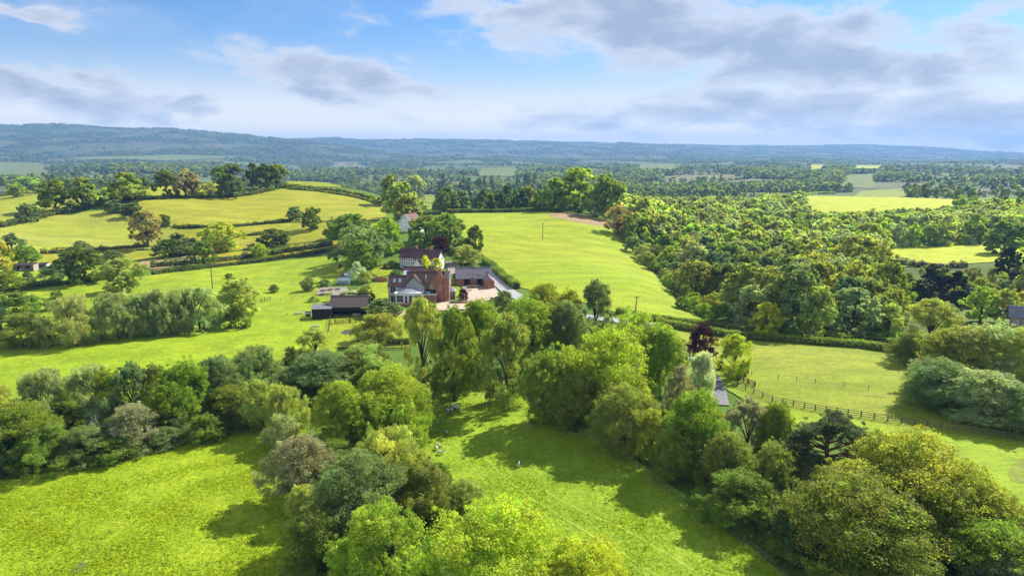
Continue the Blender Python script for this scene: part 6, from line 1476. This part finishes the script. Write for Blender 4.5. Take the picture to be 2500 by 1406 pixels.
MB().tube([(0, 0, 0), (0, 0, .12), (0, 0, .3), (0, 0, .7), (0, 0, .78)], [.28, .24, .34, .48, .5], 12).build('bowl', M['stone'], up)

# ------------------------------------------------------------------ grass of the two near fields and the lower pasture: standing tufts
def tufts(name, label, poly, n, h0, h1, cols, rmax):
    P = [(p.x, p.y) for p in world_poly(poly, 3)]; xs = [p[0] for p in P]; ys = [p[1] for p in P]
    x = rng.uniform(min(xs), max(xs), n * 3); y = rng.uniform(min(ys), min(max(ys), rmax), n * 3); k_ = pts_in_poly(x, y, P); x, y = x[k_][:n], y[k_][:n]; n = len(x)
    # thicker where the sward is rough
    rough = .5 + .5 * np.sin(x / 3.1 + 2 * np.sin(y / 4.3)) * np.sin(y / 2.7 + 1.3 * np.sin(x / 5.1)); h_ = rng.uniform(h0, h1, n) * (.55 + .9 * rough) * (1 + (rng.random(n) > .985) * 1.2)
    z = height(x, y) + .06; b = np.stack([x, y, z], -1); a = rng.uniform(0, 6.28, n); wd = rng.uniform(.08, .2, n)
    V = []; T_ = []
    for j in range(2):
        aa = a + j * 1.6; d = np.stack([np.cos(aa), np.sin(aa), 0 * a], -1); lean = np.stack([rng.normal(0, .12, n), rng.normal(0, .12, n), h_], -1)
        V.append(np.stack([b - d * wd[:, None], b + d * wd[:, None], b + d * (wd * .5)[:, None] + lean, b - d * (wd * .5)[:, None] + lean * .9], 1))
    V = np.stack(V, 1).reshape(-1, 3); pal = np.array(cols); cc = pal[np.clip((rough * .6 + rng.random(n) * .4) * len(pal), 0, len(pal) - 1).astype(int)] * rng.uniform(.88, 1.12, (n, 1))
    o = obj(name, mesh_np(name, V, np.arange(len(V)).reshape(-1, 4), tint=np.repeat(cc, 8, 0)), M['leaf']); o.color = (1, 1, 1, 1); tag(o, label, 'grass', kind='stuff')
tufts('meadow_grass', 'rough bright green grass of the near left meadow', FIELDS[0][2], 62000, .05, .16, [(.32, .44, .016), (.36, .46, .018), (.41, .49, .022)], 118)
tufts('pasture_grass', 'grazed bright green grass of the sheep pasture', FIELDS[1][2], 52000, .05, .14, [(.28, .41, .016), (.33, .45, .02), (.38, .48, .035)], 125)
def daisies(name, label, pxs, n, h0, col, spread):
    V = []; 
    for (px, py) in pxs:
        b = ground_at(px, py); m = n
        p = np.stack([b.x + rng.normal(0, spread, m), b.y + rng.normal(0, spread, m), np.zeros(m)], -1); p[:, 2] = height(p[:, 0], p[:, 1]) + rng.uniform(.1, h0, m); a = unit(rng.normal(size=(m, 3))) * .09; c_ = unit(rng.normal(size=(m, 3))) * .07
        V.append(np.stack([p - a, p - c_, p + a, p + c_], 1).reshape(-1, 3))
    V = np.concatenate(V); o = obj(name, mesh_np(name, V, np.arange(len(V)).reshape(-1, 4), tint=np.repeat(rng.uniform(.7, 1.3, (len(V) // 4, 1)) * np.ones((1, 3)), 4, 0)), M['leaf']); o.color = (*col, 1); tag(o, label, 'plants', kind='stuff')
daisies('rush_tufts', 'dark rush tufts dotted over the back of the big pasture', [(1250, 543), (1262, 544), (1278, 549), (1290, 548), (1297, 549), (1314, 553), (1268, 564), (1284, 566), (1360, 544), (1375, 553), (1390, 556), (1405, 563), (1420, 558), (1395, 565), (1227, 656), (1245, 654), (1238, 531), (1440, 570), (1455, 566), (1350, 566)], 26, .7, (.03, .06, .012), .8)
daisies('nettle_tufts', 'dark nettle and dock tufts in the near meadow', [(350, 1210), (440, 1172), (355, 1225), (270, 1300), (150, 1325), (500, 1180), (560, 1250), (90, 1240), (410, 1370), (330, 1160), (240, 1210), (620, 1330)], 30, .35, (.05, .13, .012), .45)
daisies('pale_grass_tuft', 'pale dead grass tuft at the bottom of the near meadow', [(198, 1388), (192, 1394), (205, 1380)], 60, .6, (.36, .40, .22), .35)

# ------------------------------------------------------------------ haze
HB = 320.0; HL = 13500.0
hb = MB().box(-14500, 14500, -300, HL, -80, HB)
hm, ht, hout = mat_new('haze_air'); pv = ht.node('ShaderNodeVolumePrincipled'); pv.inputs['Color'].default_value = (0.30, 0.55, 0.99, 1); pv.inputs['Density'].default_value = 1.08e-4; pv.inputs['Anisotropy'].default_value = 0.08
ht.link(pv.outputs[0], hout.inputs['Volume'])
haze = hb.build('haze', hm); haze['kind'] = 'stuff'; tag(haze, 'thin blue haze over the far plain and hills', 'haze')
